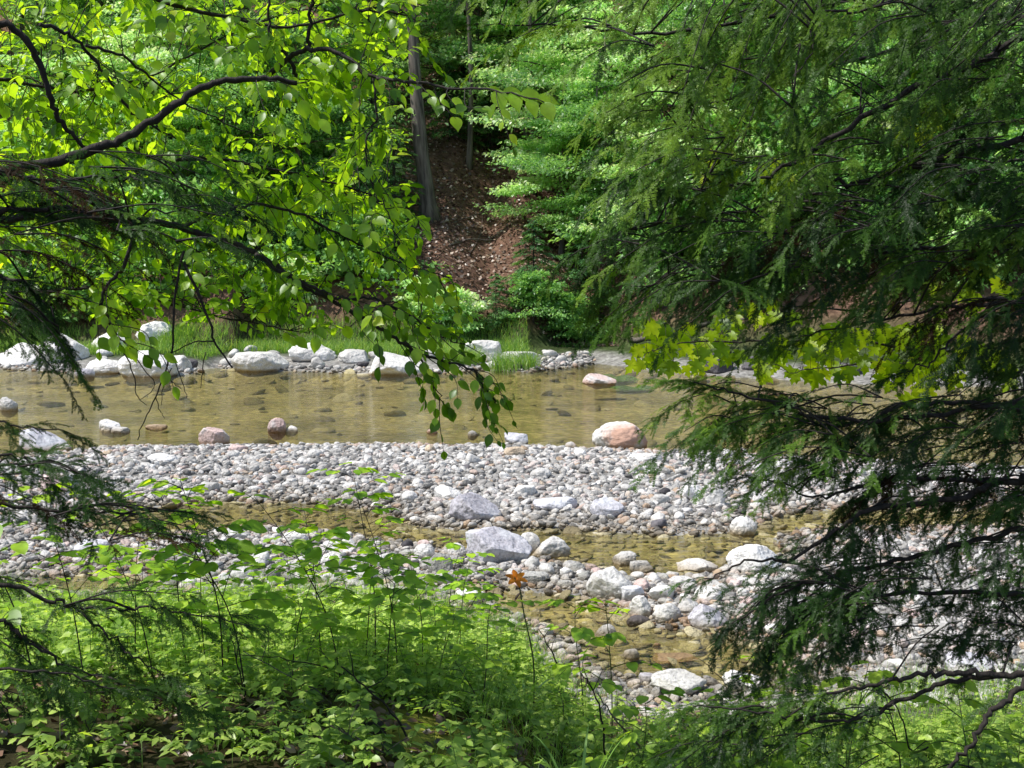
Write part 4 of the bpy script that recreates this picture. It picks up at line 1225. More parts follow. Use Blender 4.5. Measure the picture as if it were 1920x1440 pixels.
# ------------------------------------------------------------------ forest across the creek
def far_broadleaf(seed, h, cr, base, nb, nl, leaf, tmpl, mats, tr=0.10, lean=0.0, flat=0.16, droop=-0.12):
    """a tree or shrub as (trunk MB, crown MB) around the origin"""
    r = np.random.default_rng(seed)
    tm, cm = MB(), MB()
    tp = [(0, 0, -0.5)] + [(lean * (k / 4) * h * 0.3 + r.normal(0, 0.03 * h * 0.3), r.normal(0, 0.02 * h * 0.3), h * k / 4) for k in range(1, 5)]
    q = smooth_path(tp, k=4)
    tube(tm, q, np.linspace(tr, tr * 0.2, len(q)) * (1 + 0.7 * np.exp(-np.maximum(q[:, 2], 0) / 0.5)), 10, knob=0.06)
    Ps, Ds, Ns, Ss, Rs = [], [], [], [], []
    for b in range(nb):
        t = base + (0.98 - base) * ((b + r.random()) / nb)
        f = t * (len(q) - 1) * 0.0
        i = int(np.argmin(np.abs(q[:, 2] - t * h)))
        p0 = q[i]
        az = b * 2.4 + r.uniform(-0.4, 0.4)
        prof = math.sin(PI * min(0.97, 0.18 + 0.8 * (t - base) / (1 - base))) ** 0.7
        ln = cr * prof * r.uniform(0.45, 1.3)
        d = np.array([math.cos(az), math.sin(az), 0.14 + 0.3 * (t - 0.5)])
        p1 = p0 + d * ln * 0.55; p2 = p0 + d * ln + np.array([0, 0, droop * ln])
        bq = smooth_path([p0, p1, p2], k=4)
        tube(tm, bq, np.linspace(tr * 0.28, tr * 0.05, len(bq)), 5)
        n = int(nl / nb * (0.4 + 0.9 * prof))
        k = 6
        # leaf clumps along the limb
        cl = max(3, int(ln / 0.28))
        cc = []
        for _ in range(cl):
            s = r.random() ** 0.6
            a = p0 + (p2 - p0) * s + np.array([0, 0, 0.12 * ln * math.sin(PI * s)])
            cc.append(a + np.array([r.normal(0, 0.2 * ln), r.normal(0, 0.2 * ln), r.normal(0, flat * 0.28 * ln)]))
        cc = np.array(cc)
        w = r.integers(0, len(cc), n)
        off = r.normal(0, 1, (n, 3)) * np.array([0.26, 0.26, 0.05]) * (0.5 + 0.35 * ln)
        pp = cc[w] + off
        out = nrm(pp - p0 + 1e-3)
        dd = nrm(out * 0.8 + r.normal(0, 0.5, (n, 3)) + np.array([0, 0, -0.25]))
        nn = nrm(np.array([0, 0, 1.0]) + r.normal(0, 0.6, (n, 3)))
        tone = r.random(len(cc)) * 0.35
        Ps.append(pp); Ds.append(dd); Ns.append(nn); Ss.append(leaf * r.uniform(0.6, 1.25, n))
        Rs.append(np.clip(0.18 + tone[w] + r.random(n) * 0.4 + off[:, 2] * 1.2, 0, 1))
    Pp, Dd, Nn, Ss_, Rr = map(np.concatenate, (Ps, Ds, Ns, Ss, Rs))
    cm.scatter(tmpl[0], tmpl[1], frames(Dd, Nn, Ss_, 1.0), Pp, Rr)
    return tm, cm

def far_hemlock(seed, h, cr, base, nb, nl, tr=0.12):
    r = np.random.default_rng(seed)
    tm, cm = MB(), MB()
    q = smooth_path([(0, 0, -0.5), (r.normal(0, .05), 0, h * .5), (0, 0, h)], k=6)
    tube(tm, q, np.linspace(tr, tr * 0.15, len(q)), 8, knob=0.05)
    Ps, Ds, Ns, Ss, Rs = [], [], [], [], []
    for b in range(nb):
        t = base + (0.99 - base) * ((b + r.random()) / nb)
        az = b * 2.4 + r.uniform(-0.5, 0.5)
        ln = cr * (1.02 - t) ** 0.75 * r.uniform(0.7, 1.25)
        p0 = np.array([0, 0, t * h])
        d = np.array([math.cos(az), math.sin(az), 0.05])
        side = np.array([-d[1], d[0], 0])
        s = np.linspace(0, 1, 6)[:, None]
        bq = p0 + d * ln * s + np.array([0, 0, -0.32]) * ln * s ** 2
        tube(tm, bq, np.linspace(tr * 0.16, tr * 0.03, 6), 4)
        n = max(30, int(nl / nb * (0.3 + 1.1 * ln / cr)))
        ss = r.random(n) ** 0.75
        wd = (0.30 * ln * np.sin(PI * np.clip(0.12 + 0.85 * ss, 0, 1))) * r.uniform(-1, 1, n)
        pp = p0 + d * (ln * ss)[:, None] + np.array([0, 0, -0.32]) * (ln * ss ** 2)[:, None] + side * wd[:, None] + np.array([0, 0, -1]) * (np.abs(wd) * 0.35)[:, None] + r.normal(0, 0.025, (n, 3))
        dd = nrm(d * 0.9 + side * (np.sign(wd) * r.uniform(0.3, 1.1, n))[:, None] + np.array([0, 0, -0.35]) + r.normal(0, 0.15, (n, 3)))
        Ps.append(pp); Ds.append(dd); Ns.append(nrm(np.array([0, 0, 1.0]) + r.normal(0, 0.25, (n, 3)))); Ss.append(r.uniform(0.09, 0.2, n))
        Rs.append(np.clip(0.15 + 0.45 * ss + r.random() * 0.25 + r.normal(0, 0.1, n), 0, 1))
    Pp, Dd, Nn, Ss_, Rr = map(np.concatenate, (Ps, Ds, Ns, Ss, Rs))
    cm.scatter(FARN[0], FARN[1], frames(Dd, Nn, Ss_, 1.0), Pp, Rr)
    return tm, cm

def proto(name, tc, bark, leafm, cat, trunk_name='trunk', crown_name='crown'):
    root = empty(name, (0, 0, -50))
    root['category'] = cat
    tc[0].build(trunk_name, M[bark], root, smooth=True)
    tc[1].build(crown_name, M[leafm], root)
    return root
PRO = {}
PRO['bl1'] = proto('broadleaf_tree', far_broadleaf(1, 9.0, 3.0, 0.28, 26, 15000, 0.16, FARL, None, 0.16), 'greybark', 'mid', 'tree')
PRO['bl2'] = proto('broadleaf_tree', far_broadleaf(2, 7.5, 2.8, 0.22, 24, 15000, 0.16, FARL, None, 0.12, 0.3), 'greybark', 'mid', 'tree')
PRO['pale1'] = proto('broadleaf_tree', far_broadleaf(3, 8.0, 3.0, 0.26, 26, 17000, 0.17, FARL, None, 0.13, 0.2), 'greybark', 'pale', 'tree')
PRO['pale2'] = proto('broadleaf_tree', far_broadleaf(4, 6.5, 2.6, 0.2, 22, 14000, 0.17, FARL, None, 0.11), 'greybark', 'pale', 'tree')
PRO['hem1'] = proto('hemlock_tree', far_hemlock(5, 11.0, 3.0, 0.12, 64, 15000, 0.2), 'bark', 'farhem', 'tree')
PRO['hem2'] = proto('hemlock_tree', far_hemlock(6, 8.0, 2.5, 0.05, 56, 13000, 0.15), 'bark', 'farhem', 'tree')
PRO['hemlow'] = proto('young_hemlock', far_hemlock(7, 3.2, 1.7, 0.05, 34, 7000, 0.05), 'bark', 'farhem', 'tree')
PRO['shr1'] = proto('leafy_shrub', far_broadleaf(8, 2.2, 1.5, 0.08, 20, 5200, 0.15, FARL, None, 0.03, flat=0.25), 'bark', 'mid', 'shrub', 'stem', 'foliage')
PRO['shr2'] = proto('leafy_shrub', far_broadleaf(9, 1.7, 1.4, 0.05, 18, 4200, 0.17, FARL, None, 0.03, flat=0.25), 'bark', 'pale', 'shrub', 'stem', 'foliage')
PRO['pole'] = proto('tall_tree', far_broadleaf(10, 17.0, 3.0, 0.62, 16, 6000, 0.17, FARL, None, 0.36), 'greybark', 'mid', 'tree')
PRO['birch'] = proto('pale_barked_tree', far_broadleaf(14, 9.0, 2.6, 0.34, 18, 8000, 0.17, FARL, None, 0.17, 0.1), 'palebark', 'pale', 'tree')
PRO['slim'] = proto('slender_tree', far_broadleaf(17, 13.0, 2.2, 0.55, 14, 5000, 0.17, FARL, None, 0.11, 0.15), 'greybark', 'mid', 'tree')
first = set()
LABELS = {}
def place(kind, u, D, sc=1.0, label=None, group=None, rz=None, zs=1.0):
    x = (u - 960) / F * D * 1.0
    z = float(hgt(np.array(x), np.array(float(D))))
    if kind in first:
        o = copy_tree(PRO[kind])
    else:
        o = PRO[kind]; first.add(kind)
    o.location = (x, D, z - 0.05)
    o.scale = (sc, sc, sc * zs)
    o.rotation_euler = (0, 0, rng.uniform(0, 2 * PI) if rz is None else rz)
    o['label'] = label
    o['group'] = group
    return o
TG = 'trees on the far hillside'
place('pole', 808, 46, 0.88, 'tall straight grey trunk rising beside the leaf littered slope', TG, 0.0).rotation_euler = (0, -0.07, 0)
place('birch', 1128, 46.5, 1.0, 'pale mottled trunk right of the leaf litter clearing', TG, 1.0)
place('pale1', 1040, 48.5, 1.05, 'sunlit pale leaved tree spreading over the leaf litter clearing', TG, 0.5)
place('pale2', 1052, 46.8, 0.85, 'smaller sunlit tree with two grey stems at the clearing edge', TG, 2.0)
place('pole', 458, 50, 1.15, 'thick dark trunk glimpsed behind the crooked beech limb', TG, 2.3)
place('pole', 1545, 52, 0.9, 'brown trunk glimpsed through the upper hemlock sprays', TG, 1.3)
place('pole', 700, 54, 0.9, 'slim grey trunk high on the slope behind beech leaves', TG, 4.0)
place('pale1', 370, 48, 1.0, 'bright pale tree lit by sun above the beech limb', TG, 1.0)
place('pale2', 90, 46, 1.1, 'pale mint tree lit by sun behind the upper beech leaves', TG, 0.0)
place('pale1', 1300, 50, 1.1, 'pale sunlit tree behind the upper hemlock sprays', TG, 3.0)
place('pale2', 1500, 46, 1.2, 'pale sunlit tree seen in gaps of the hemlock', TG, 3.9)
place('hem2', 740, 45.5, 0.62, 'dark young hemlock at the foot of the tall straight trunk', TG, 1.0)
place('hemlow', 690, 43.5, 1.1, 'small dark hemlock beside the beech leaf edge on the slope', TG, 2.0)
place('hemlow', 1090, 43, 1.15, 'young light green hemlock at the bottom of the litter clearing', TG, 0.4)
place('hemlow', 1000, 42.2, 0.85, 'low feathery hemlock fronds below the litter clearing', TG, 2.2)
place('hemlow', 1240, 43.5, 1.3, 'young hemlock behind the big hemlock tips on the far bank', TG, 4.2)
for u_, D_, k_, l_ in [(770, 55, 'hem1', 'dark hemlock at the top of the litter clearing, by the straight trunk'), (870, 57, 'hem2', 'dark hemlock crowning the middle of the litter clearing'), (960, 55.5, 'hem1', 'dark hemlock above the sunlit pale leaved tree'), (1080, 57, 'hem2', 'dark hemlock above the pale mottled trunk'),
                       (830, 61, 'hem1', 'dark hemlock high behind the litter clearing'), (920, 53, 'hemlow', 'small hemlock on the upper litter slope'), (845, 52, 'hemlow', 'small dark hemlock on the litter slope next to the straight trunk'), (700, 51, 'hem2', 'dark hemlock left of the straight trunk'),
                       (1010, 60, 'hem1', 'tall dark hemlock on the skyline above the clearing'),
                       (900, 56.5, 'pale2', 'pale tree lit by sun at the top of the litter clearing'), (985, 54, 'pale2', 'low pale tree between the clearing and the sunlit spreading tree'), (850, 63, 'pale1', 'pale tree lit by sun high above the straight trunk')]:
    place(k_, u_, D_, 1.0, l_, TG)
for u_, D_, l_ in [(320, 47, 'slender bare trunk rising by the bright pale tree'), (610, 48, 'slender bare trunk behind the beech fork'), (880, 51, 'slender trunk above the litter clearing'), (1000, 50, 'slender trunk behind the sunlit pale leaved tree'), (1180, 49, 'slender trunk beside the pale mottled one'),
                   (1340, 45, 'slender trunk behind upper hemlock tips'), (1700, 46, 'slender trunk deep behind hemlock sprays'), (150, 49, 'slender trunk behind the pale mint tree')]:
    place('slim', u_, D_, rng.uniform(0.8, 1.15), l_, TG)
# the rest of the wood
LK = {'bl1': 'green broadleaf tree', 'bl2': 'leaning broadleaf tree', 'pale1': 'pale leaved tree', 'pale2': 'low pale leaved tree', 'hem1': 'tall dark hemlock', 'hem2': 'dark hemlock'}
ROWN = {45: 'near the foot of the slope', 49: 'partway upslope', 54: 'halfway up the slope', 60: 'high on the slope', 67: 'near the top of the slope'}
WHERE = [(-400, 'past the leafy end of the bank'), (60, 'behind the leftmost leaves'), (220, 'above the white boulder row'), (380, 'behind the crooked limb'), (520, 'behind the beech limb fork'), (660, 'behind the beech branch tips'),
         (800, 'beyond the tall straight trunk'), (960, 'above the litter clearing'), (1100, 'beyond the pale mottled trunk'), (1250, 'behind topmost hemlock fronds'), (1400, 'behind upper hemlock'), (1560, 'behind the maple sprays'), (1720, 'deep behind the hemlock sprays'), (1900, 'at the picture edge'), (2400, 'past the hemlock')]
seen = {}
for D0, st in ((45, 150), (49, 150), (54, 160), (60, 180), (67, 210)):
    u = -330 + rng.uniform(0, 80)
    while u < 2250:
        D = D0 + rng.uniform(-1.6, 1.6)
        uu = u + rng.uniform(-40, 40)
        if uu > 1180: D -= 2.6
        u += st * rng.uniform(0.8, 1.2)
        if 690 < uu < 1130 and D < 53.5: continue
        kind = rng.choice(['bl1', 'bl2', 'pale1', 'pale2', 'hem1', 'hem2'], p=[0.2, 0.17, 0.15, 0.1, 0.2, 0.18])
        if uu > 900 and kind in ('hem1',) and D < 50: kind = 'bl2'
        wh = WHERE[int(np.argmin([abs(w[0] - uu) for w in WHERE]))][1]
        lab = f'{LK[kind]} {wh}, {ROWN[D0]}'
        if lab in seen:
            lab = 'younger ' + lab
        seen[lab] = 1
        place(kind, uu, D, rng.uniform(0.85, 1.2) * (0.85 if D0 == 45 else 1), lab, TG)
SG = 'shrubs on the far bank'
for i, (u, D, k, sc, lab) in enumerate([
        (40, 42, 'shr1', 1.2, 'green shrub above the wide white boulder'), (170, 42.4, 'shr1', 1.3, 'green shrub above the tall white far boulder'), (290, 42.2, 'shr1', 1.1, 'green shrub above the grass behind hanging twigs'),
        (400, 42.5, 'shr1', 1.35, 'bushy shrub behind the bare hanging twigs'), (510, 42.0, 'shr2', 1.1, 'pale shrub above the broad white slab'), (600, 42.4, 'shr1', 1.3, 'green shrub above the rough white rock'),
        (700, 41.8, 'shr1', 1.1, 'green shrub above the bright sloping rock'), (790, 40.4, 'shr2', 0.95, 'mint green shrub behind the beech tip'), (850, 40.3, 'shr2', 0.95, 'mint green shrub above the white cliff sided boulder'),
        (930, 41.2, 'hemlow', 0.7, 'low feathery young hemlock above the grass tuft'), (1000, 41.2, 'shr1', 0.95, 'dense shrub above the grey dome stone'), (1060, 41.6, 'shr1', 1.0, 'shrub below the young light hemlock'),
        (1420, 42.5, 'shr1', 1.3, 'shrub in shade behind the maple spray'), (1600, 43, 'shr1', 1.4, 'shrub in shade behind the hanging maple leaves'), (1800, 43, 'shr2', 1.3, 'pale shrub behind the inner hemlock sprays'),
        (100, 44.2, 'shr2', 1.4, 'pale shrub higher on the bank above the white boulders'), (330, 44.5, 'shr2', 1.5, 'pale shrub higher on the bank behind the twigs'), (560, 44.5, 'shr1', 1.5, 'tall shrub at the hill foot behind beech leaves'),
        (1300, 44.5, 'shr1', 1.7, 'tall shrub in shade above the dark shaded rock'), (1380, 46, 'shr2', 1.8, 'pale tall shrub above the maple spray'), (1500, 45.5, 'shr1', 1.9, 'tall green shrub above the hanging maple leaves'),
        (1620, 46, 'shr2', 1.9, 'pale tall shrub behind the drooping hemlock middle'), (1720, 45, 'shr1', 2.0, 'tall green shrub behind the inner hemlock sprays'), (1830, 46.5, 'shr2', 1.9, 'pale tall shrub behind the hemlock near its trunk'), (1930, 44, 'shr1', 1.9, 'tall green shrub at the picture edge behind the hemlock'),
        (1230, 47, 'shr1', 1.7, 'tall shrub beside the pale mottled trunk'), (1440, 48.5, 'shr2', 2.0, 'pale shrub up the slope behind hemlock tips'), (1580, 49, 'shr1', 2.0, 'green shrub up the slope behind hemlock tips'), (1760, 49, 'shr2', 2.0, 'pale shrub up the slope behind inner hemlock sprays'),
        (460, 46.5, 'shr2', 1.8, 'pale tall shrub behind the lower beech branch'), (230, 46.5, 'shr2', 1.8, 'pale tall shrub above the grass behind the hemlock spray'), (20, 45.5, 'shr1', 1.7, 'tall shrub behind the hanging hemlock needles'), (650, 47, 'shr2', 1.6, 'pale tall shrub behind the beech twigs')]):
    if u > 1200: D -= 3.6
    if 780 < u < 1070 and D < 42: sc *= 0.8
    place(k, u, D, sc, lab, SG)

# fern on the far bank
def fern_parts(seed, nfr, ln):
    r = np.random.default_rng(seed); mb = MB(); lf = Leaves()
    for k in range(nfr):
        az = k * 2.4 + r.uniform(-.3, .3); l = ln * r.uniform(.7, 1.1)
        t = np.linspace(0, 1, 9)[:, None]
        d = np.array([math.cos(az), math.sin(az), 0])
        q = d * l * t * 0.9 + np.array([0, 0, 1]) * l * (0.85 * t - 0.75 * t ** 2)
        tube(mb, q, np.linspace(0.006, 0.002, 9), 4, 0.3)
        s = np.array([-d[1], d[0], 0])
        for i in range(1, 9):
            for j in (0, .5):
                p = q[i - 1] + (q[i] - q[i - 1]) * j
                for sg in (-1, 1):
                    lf.add(p, nrm(s * sg + d * 0.4 + np.array([0, 0, -.15])), nrm(np.array([0, 0, 1.0]) + r.normal(0, .15, 3)), 0.34 * l * math.sin(PI * (0.1 + 0.88 * i / 9)), r.uniform(.3, .8))
    lf.out(mb, LANCE)
    return mb
for i, (u, v, ln, lab) in enumerate([(1140, 690, 1.0, 'dark green fern on the far bank beside the mossy dark boulder'), (1190, 700, 0.7, 'small fern in shade at the far waterline by the dark rocks')]):
    q = G(u, v, 0.2); z = float(hgt(q[0], q[1]))
    r_ = empty('fern', (q[0], q[1] + 1.0, float(hgt(q[0], q[1] + 1.0))), 0, lab, 'fern', 'ferns on the far bank')
    fern_parts(90 + i, 16, ln).build('frond', M['mid'], r_)

# grasses
def blades(mb, xs, ys, zs, lo, hi, w, lean=0.35, seg=3):
    n = len(xs)
    az = rng.uniform(0, 2 * PI, n); L_ = rng.uniform(lo, hi, n); ln = rng.uniform(0.1, 1, n) * lean
    V = np.zeros((n, (seg + 1) * 2, 3))
    dx, dy = np.cos(az), np.sin(az)
    fa = rng.uniform(0, PI, n)
    for k in range(seg + 1):
        t = k / seg
        cx = xs + dx * L_ * ln * 2 * t * t; cy = ys + dy * L_ * ln * 2 * t * t; cz = zs + L_ * (t - 0.55 * ln * t * t * 1.6)
        ww = w * (1 - t * 0.92) * (1 if t > 0 else 0.7)
        V[:, 2 * k, 0] = cx - np.cos(fa) * ww; V[:, 2 * k, 1] = cy - np.sin(fa) * ww; V[:, 2 * k, 2] = cz
        V[:, 2 * k + 1, 0] = cx + np.cos(fa) * ww; V[:, 2 * k + 1, 1] = cy + np.sin(fa) * ww; V[:, 2 * k + 1, 2] = cz
    m_ = (seg + 1) * 2
    f = np.array([(2 * k, 2 * k + 1, 2 * k + 3, 2 * k + 2) for k in range(seg)])
    Fq = (f[None] + (np.arange(n) * m_)[:, None, None]).reshape(-1, 4)
    mb.add(V.reshape(-1, 3), [Fq], np.repeat(rng.random(n), m_))
gb = MB()
xs = rng.uniform(-17, 0.5, 16000); off = rng.uniform(2.4, 5.6, 16000)
ys = np.interp(xs, FARS[:, 0], FARS[:, 1]) + off
k_ = fbm(xs, ys, 0.6) > -0.25
xs, ys = xs[k_], ys[k_]
blades(gb, xs, ys, hgt(xs, ys), 0.18, 0.5, 0.012, 0.45)
tag(gb.build('grass', M['grass']), 'soft green grass along the far bank behind the white boulders', None, None, 'stuff')
for (u, v, w, hh, lab) in [(965, 672, 0.75, 0.75, 'bright grass tuft on the far bank between white boulder and grey ledge'), (868, 668, 0.55, 0.65, 'bright grass tuft beside the white cliff sided boulder'), (330, 655, 0.6, 0.6, 'grass tuft over the rounded whitish far boulder')]:
    q = G(u, v, 0.35); n = 500
    a = rng.uniform(0, 2 * PI, n); rr = w * np.sqrt(rng.random(n))
    gb = MB(); x_, y_ = rr * np.cos(a), rr * 0.7 * np.sin(a)
    zz = hgt(q[0] + x_, q[1] + y_); z0 = float(hgt(q[0], q[1]))
    blades(gb, x_, y_, zz - z0, hh * 0.6, hh, 0.012, 0.5)
    o = gb.build('grass_tuft', M['grass']); o.location = (q[0], q[1], z0)
    tag(o, lab, 'grass tuft', 'grass tufts on the far bank')

# leaf litter and fallen sticks on the far slope
n = 16000
xs = rng.uniform(-4.5, 6.5, n); ys = rng.uniform(41, 60, n)
zs = hgt(xs, ys) + 0.04
mb = MB()
mb.scatter(FARL[0], FARL[1], frames(rng.normal(0, 1, (n, 3)) * np.array([1, 1, 0.45]), nrm(rng.normal(0, 0.45, (n, 3)) + np.array([0, -0.5, 0.8])), rng.uniform(0.08, 0.17, n), 1.3), np.stack([xs, ys, zs], -1), rng.random(n) ** 1.3)
tag(mb.build('leaf_litter', M['litter']), 'red brown fallen leaves on the far slope', None, None, 'stuff')
for k, (px, D, r, lab) in enumerate([([(812, 440), (860, 415), (905, 400), (950, 372)], 46, 0.035, 'bare fallen stick slanting across the leaf litter'),
                                     ([(840, 462), (880, 450), (930, 452)], 44.6, 0.04, 'dark fallen log low on the leaf litter'),
                                     ([(790, 262), (820, 245), (850, 235), (880, 225)], 50, 0.03, 'pale dead branch beside the tall straight trunk'),
                                     ([(800, 330), (790, 300), (810, 270), (850, 240)], 49, 0.025, 'curved dead branch leaning on the tall straight trunk'),
                                     ([(1180, 640), (1260, 632), (1330, 610), (1400, 600)], 40, 0.09, 'grey driftwood log in shade behind the maple leaves'),
                                     ([(880, 480), (900, 440), (905, 400)], 45.2, 0.02, 'thin upright stick on the leaf litter')]):
    pts = np.array([P(u, v, D) for u, v in px])
    g = hgt(pts[:, 0], pts[:, 1])
    # slide each point along its sight line onto the slope
    out = []
    for (u, v) in px:
        lo_, hi_ = 37.0, 70.0
        for _ in range(30):
            m_ = (lo_ + hi_) / 2; p = P(u, v, m_)
            if p[2] > float(hgt(p[0], p[1])): lo_ = m_
            else: hi_ = m_
        out.append(P(u, v, lo_) + np.array([0, 0, r * 0.6]))
    q = smooth_path(out, k=5, jit=r * 0.4)
    mb = MB(); c0 = q.mean(0); tube(mb, q - c0, np.linspace(r, r * 0.4, len(q)), 6, knob=0.1)
    o = mb.build('fallen_branch', M['greytwig'], smooth=True); o.location = c0
    tag(o, lab, 'branch', 'fallen wood on the far bank')

# ------------------------------------------------------------------ near bank plants
def on_near(u, v):
    lo_, hi_ = 3.2, 14.0
    for _ in range(26):
        m_ = (lo_ + hi_) / 2; p = P(u, v, m_)
        if p[2] > float(hgt(p[0], p[1])): lo_ = m_
        else: hi_ = m_
    return lo_

# low herbs as one mass
def herb(seed, kind):
    r = np.random.default_rng(seed); V, Fq = [], []; lf = Leaves(); mb = MB()
    if kind == 'trio':
        for k in range(5):
            az = k * 2.4 + r.uniform(-.4, .4); h = r.uniform(.06, .2); d = np.array([math.cos(az), math.sin(az), 0]) * r.uniform(.03, .1)
            top = d + np.array([0, 0, h])
            tube(mb, np.array([(0, 0, 0), d * .5 + np.array([0, 0, h * .6]), top]), 0.0015, 3, .3)
            for a in (-.95, 0, .95):
                dd = np.array([math.cos(az + a), math.sin(az + a), -.15]); lf.add(top, nrm(dd), nrm(np.array([0, 0, 1.0]) + r.normal(0, .25, 3)), r.uniform(.04, .065), r.uniform(.3, 1))
    elif kind == 'whorl':
        h = r.uniform(.18, .34)
        lean = r.normal(0, .05, 2)
        tube(mb, np.array([(0, 0, 0), (lean[0] * .4, lean[1] * .4, h * .5), (lean[0], lean[1], h)]), 0.002, 3, .3)
        for lev in range(4):
            z = h * (0.35 + .21 * lev)
            for k in range(4):
                az = lev * .8 + k * PI / 2 + r.uniform(-.3, .3)
                lf.add(np.array([lean[0] * z / h, lean[1] * z / h, z]), nrm(np.array([math.cos(az), math.sin(az), r.uniform(-.2, .3)])), nrm(np.array([0, 0, 1.0]) + r.normal(0, .25, 3)), r.uniform(.05, .085) * (1.1 - .15 * lev), r.uniform(.25, .95))
    elif kind == 'pinnate':
        for k in range(4):
            az = k * 1.7 + r.uniform(-.4, .4); L_ = r.uniform(.16, .3); d = np.array([math.cos(az), math.sin(az), 0])
            t = np.linspace(0, 1, 6)[:, None]; q = d * L_ * t * .8 + np.array([0, 0, L_]) * (.9 * t - .55 * t * t)
            tube(mb, q, 0.0014, 3, .3); s = np.array([-d[1], d[0], 0])
            for i in range(1, 6):
                for sg in (-1, 1):
                    lf.add(q[i], nrm(s * sg + d * .5 + np.array([0, 0, -.1])), nrm(np.array([0, 0, 1.0]) + r.normal(0, .2, 3)), r.uniform(.04, .06), r.uniform(.3, .9))
    lf.out(mb, SMALL if kind != 'pinnate' else LANCE, sx=1.1 if kind != 'pinnate' else 1.5)
    return np.concatenate(mb.V), [np.concatenate([f for f, _ in mb.F if f.shape[1] == k]) for k in sorted({f.shape[1] for f, _ in mb.F})], np.concatenate(mb.R)
HT = [herb(1, 'trio'), herb(2, 'trio'), herb(3, 'whorl'), herb(4, 'whorl'), herb(5, 'pinnate'), herb(6, 'pinnate'), herb(7, 'whorl')]
mb = MB()
n = 9000
xs = rng.uniform(-5.6, 5.6, n); ys = 3.9 + 7.6 * rng.random(n) ** 0.9
yed = np.interp(xs, EDGE[:, 0], EDGE[:, 1])
uu = 960 + xs / ys * F
dens = np.where(ys > yed - 0.15, 0, 1.0)
dark = (ys < 5.7) & (uu < 640)
dens = np.where(dark, 0.6, dens)
dens = np.where((uu > 700) & (uu < 880) & (ys < 5.7) & (ys > 4.9), 0.12, dens)
dens = np.where((uu > 960) & (uu < 1230) & (ys < 5.6) & (ys > 4.4), 0.25, dens)
dens = np.where((uu > 1400) & (uu < 1760) & (ys < 5.6), 0.45, dens)
dens *= np.clip(1.15 + 1.3 * fbm(xs, ys, 1.2), 0.12, 1)
dens = np.where((uu > 1000) & (ys > yed - 0.7), dens * 0.5, dens)
k_ = (rng.random(n) < dens) & (uu > -150) & (uu < 2080)
xs, ys = xs[k_], ys[k_]; n = len(xs)
zs = hgt(xs, ys)
a = rng.uniform(0, 2 * PI, n); sc = rng.uniform(0.7, 1.5, n)
sc = np.where(ys > yed[k_] - 1.2, sc * 0.6, sc) * 0.68
wh = rng.integers(0, len(HT), n)
for k, (V_, F_, R_) in enumerate(HT):
    w = wh == k
    ca_, sa = np.cos(a[w]), np.sin(a[w]); m_ = int(w.sum())
    Mx = np.zeros((m_, 3, 3)); Mx[:, 0, 0] = ca_; Mx[:, 0, 1] = -sa; Mx[:, 1, 0] = sa; Mx[:, 1, 1] = ca_; Mx[:, 2, 2] = 1
    Mx *= sc[w][:, None, None]
    i0 = len(mb.R)
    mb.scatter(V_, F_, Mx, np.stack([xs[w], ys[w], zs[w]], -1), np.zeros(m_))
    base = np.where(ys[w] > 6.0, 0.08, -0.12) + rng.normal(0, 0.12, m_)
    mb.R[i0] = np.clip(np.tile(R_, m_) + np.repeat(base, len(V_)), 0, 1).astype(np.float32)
tag(mb.build('ground_cover', M['herb']), 'low green herbs covering the near bank', None, None, 'stuff')
gb = MB()
n = 38000
xs = rng.uniform(-5.5, 5.5, n); yed = np.interp(xs, EDGE[:, 0], EDGE[:, 1]); ys = yed - 0.1 - 4.6 * rng.random(n) ** 1.2 + 0.25 * rng.normal(0, 1, n) * 0.4
uu = 960 + xs / ys * F
k_ = (fbm(xs, ys, 0.9) > -0.2) & (uu > -100) & (uu < 2050) & ~((uu > 1180) & (uu < 1480) & (rng.random(n) < 0.85))
xs, ys = xs[k_], ys[k_]
blades(gb, xs, ys, hgt(xs, ys), 0.10, 0.34, 0.0026, 0.55)
tag(gb.build('grass', M['grass']), 'fine green grass at the near water edge', None, None, 'stuff')
# brown litter under the near plants
n = 5200
xs = rng.uniform(-4, 4, n); ys = rng.uniform(3.6, 8, n); zs = hgt(xs, ys) + 0.012
mb = MB()
mb.scatter(SMALL[0], SMALL[1], frames(rng.normal(0, 1, (n, 3)) * np.array([1, 1, 0.3]), nrm(rng.normal(0, 0.35, (n, 3)) + np.array([0, -0.2, 1])), rng.uniform(0.03, 0.08, n), 1.2), np.stack([xs, ys, zs], -1), rng.random(n) ** 2 * 0.8)
tag(mb.build('leaf_litter', M['litter']), 'brown dead leaves on the near bank soil', None, None, 'stuff')

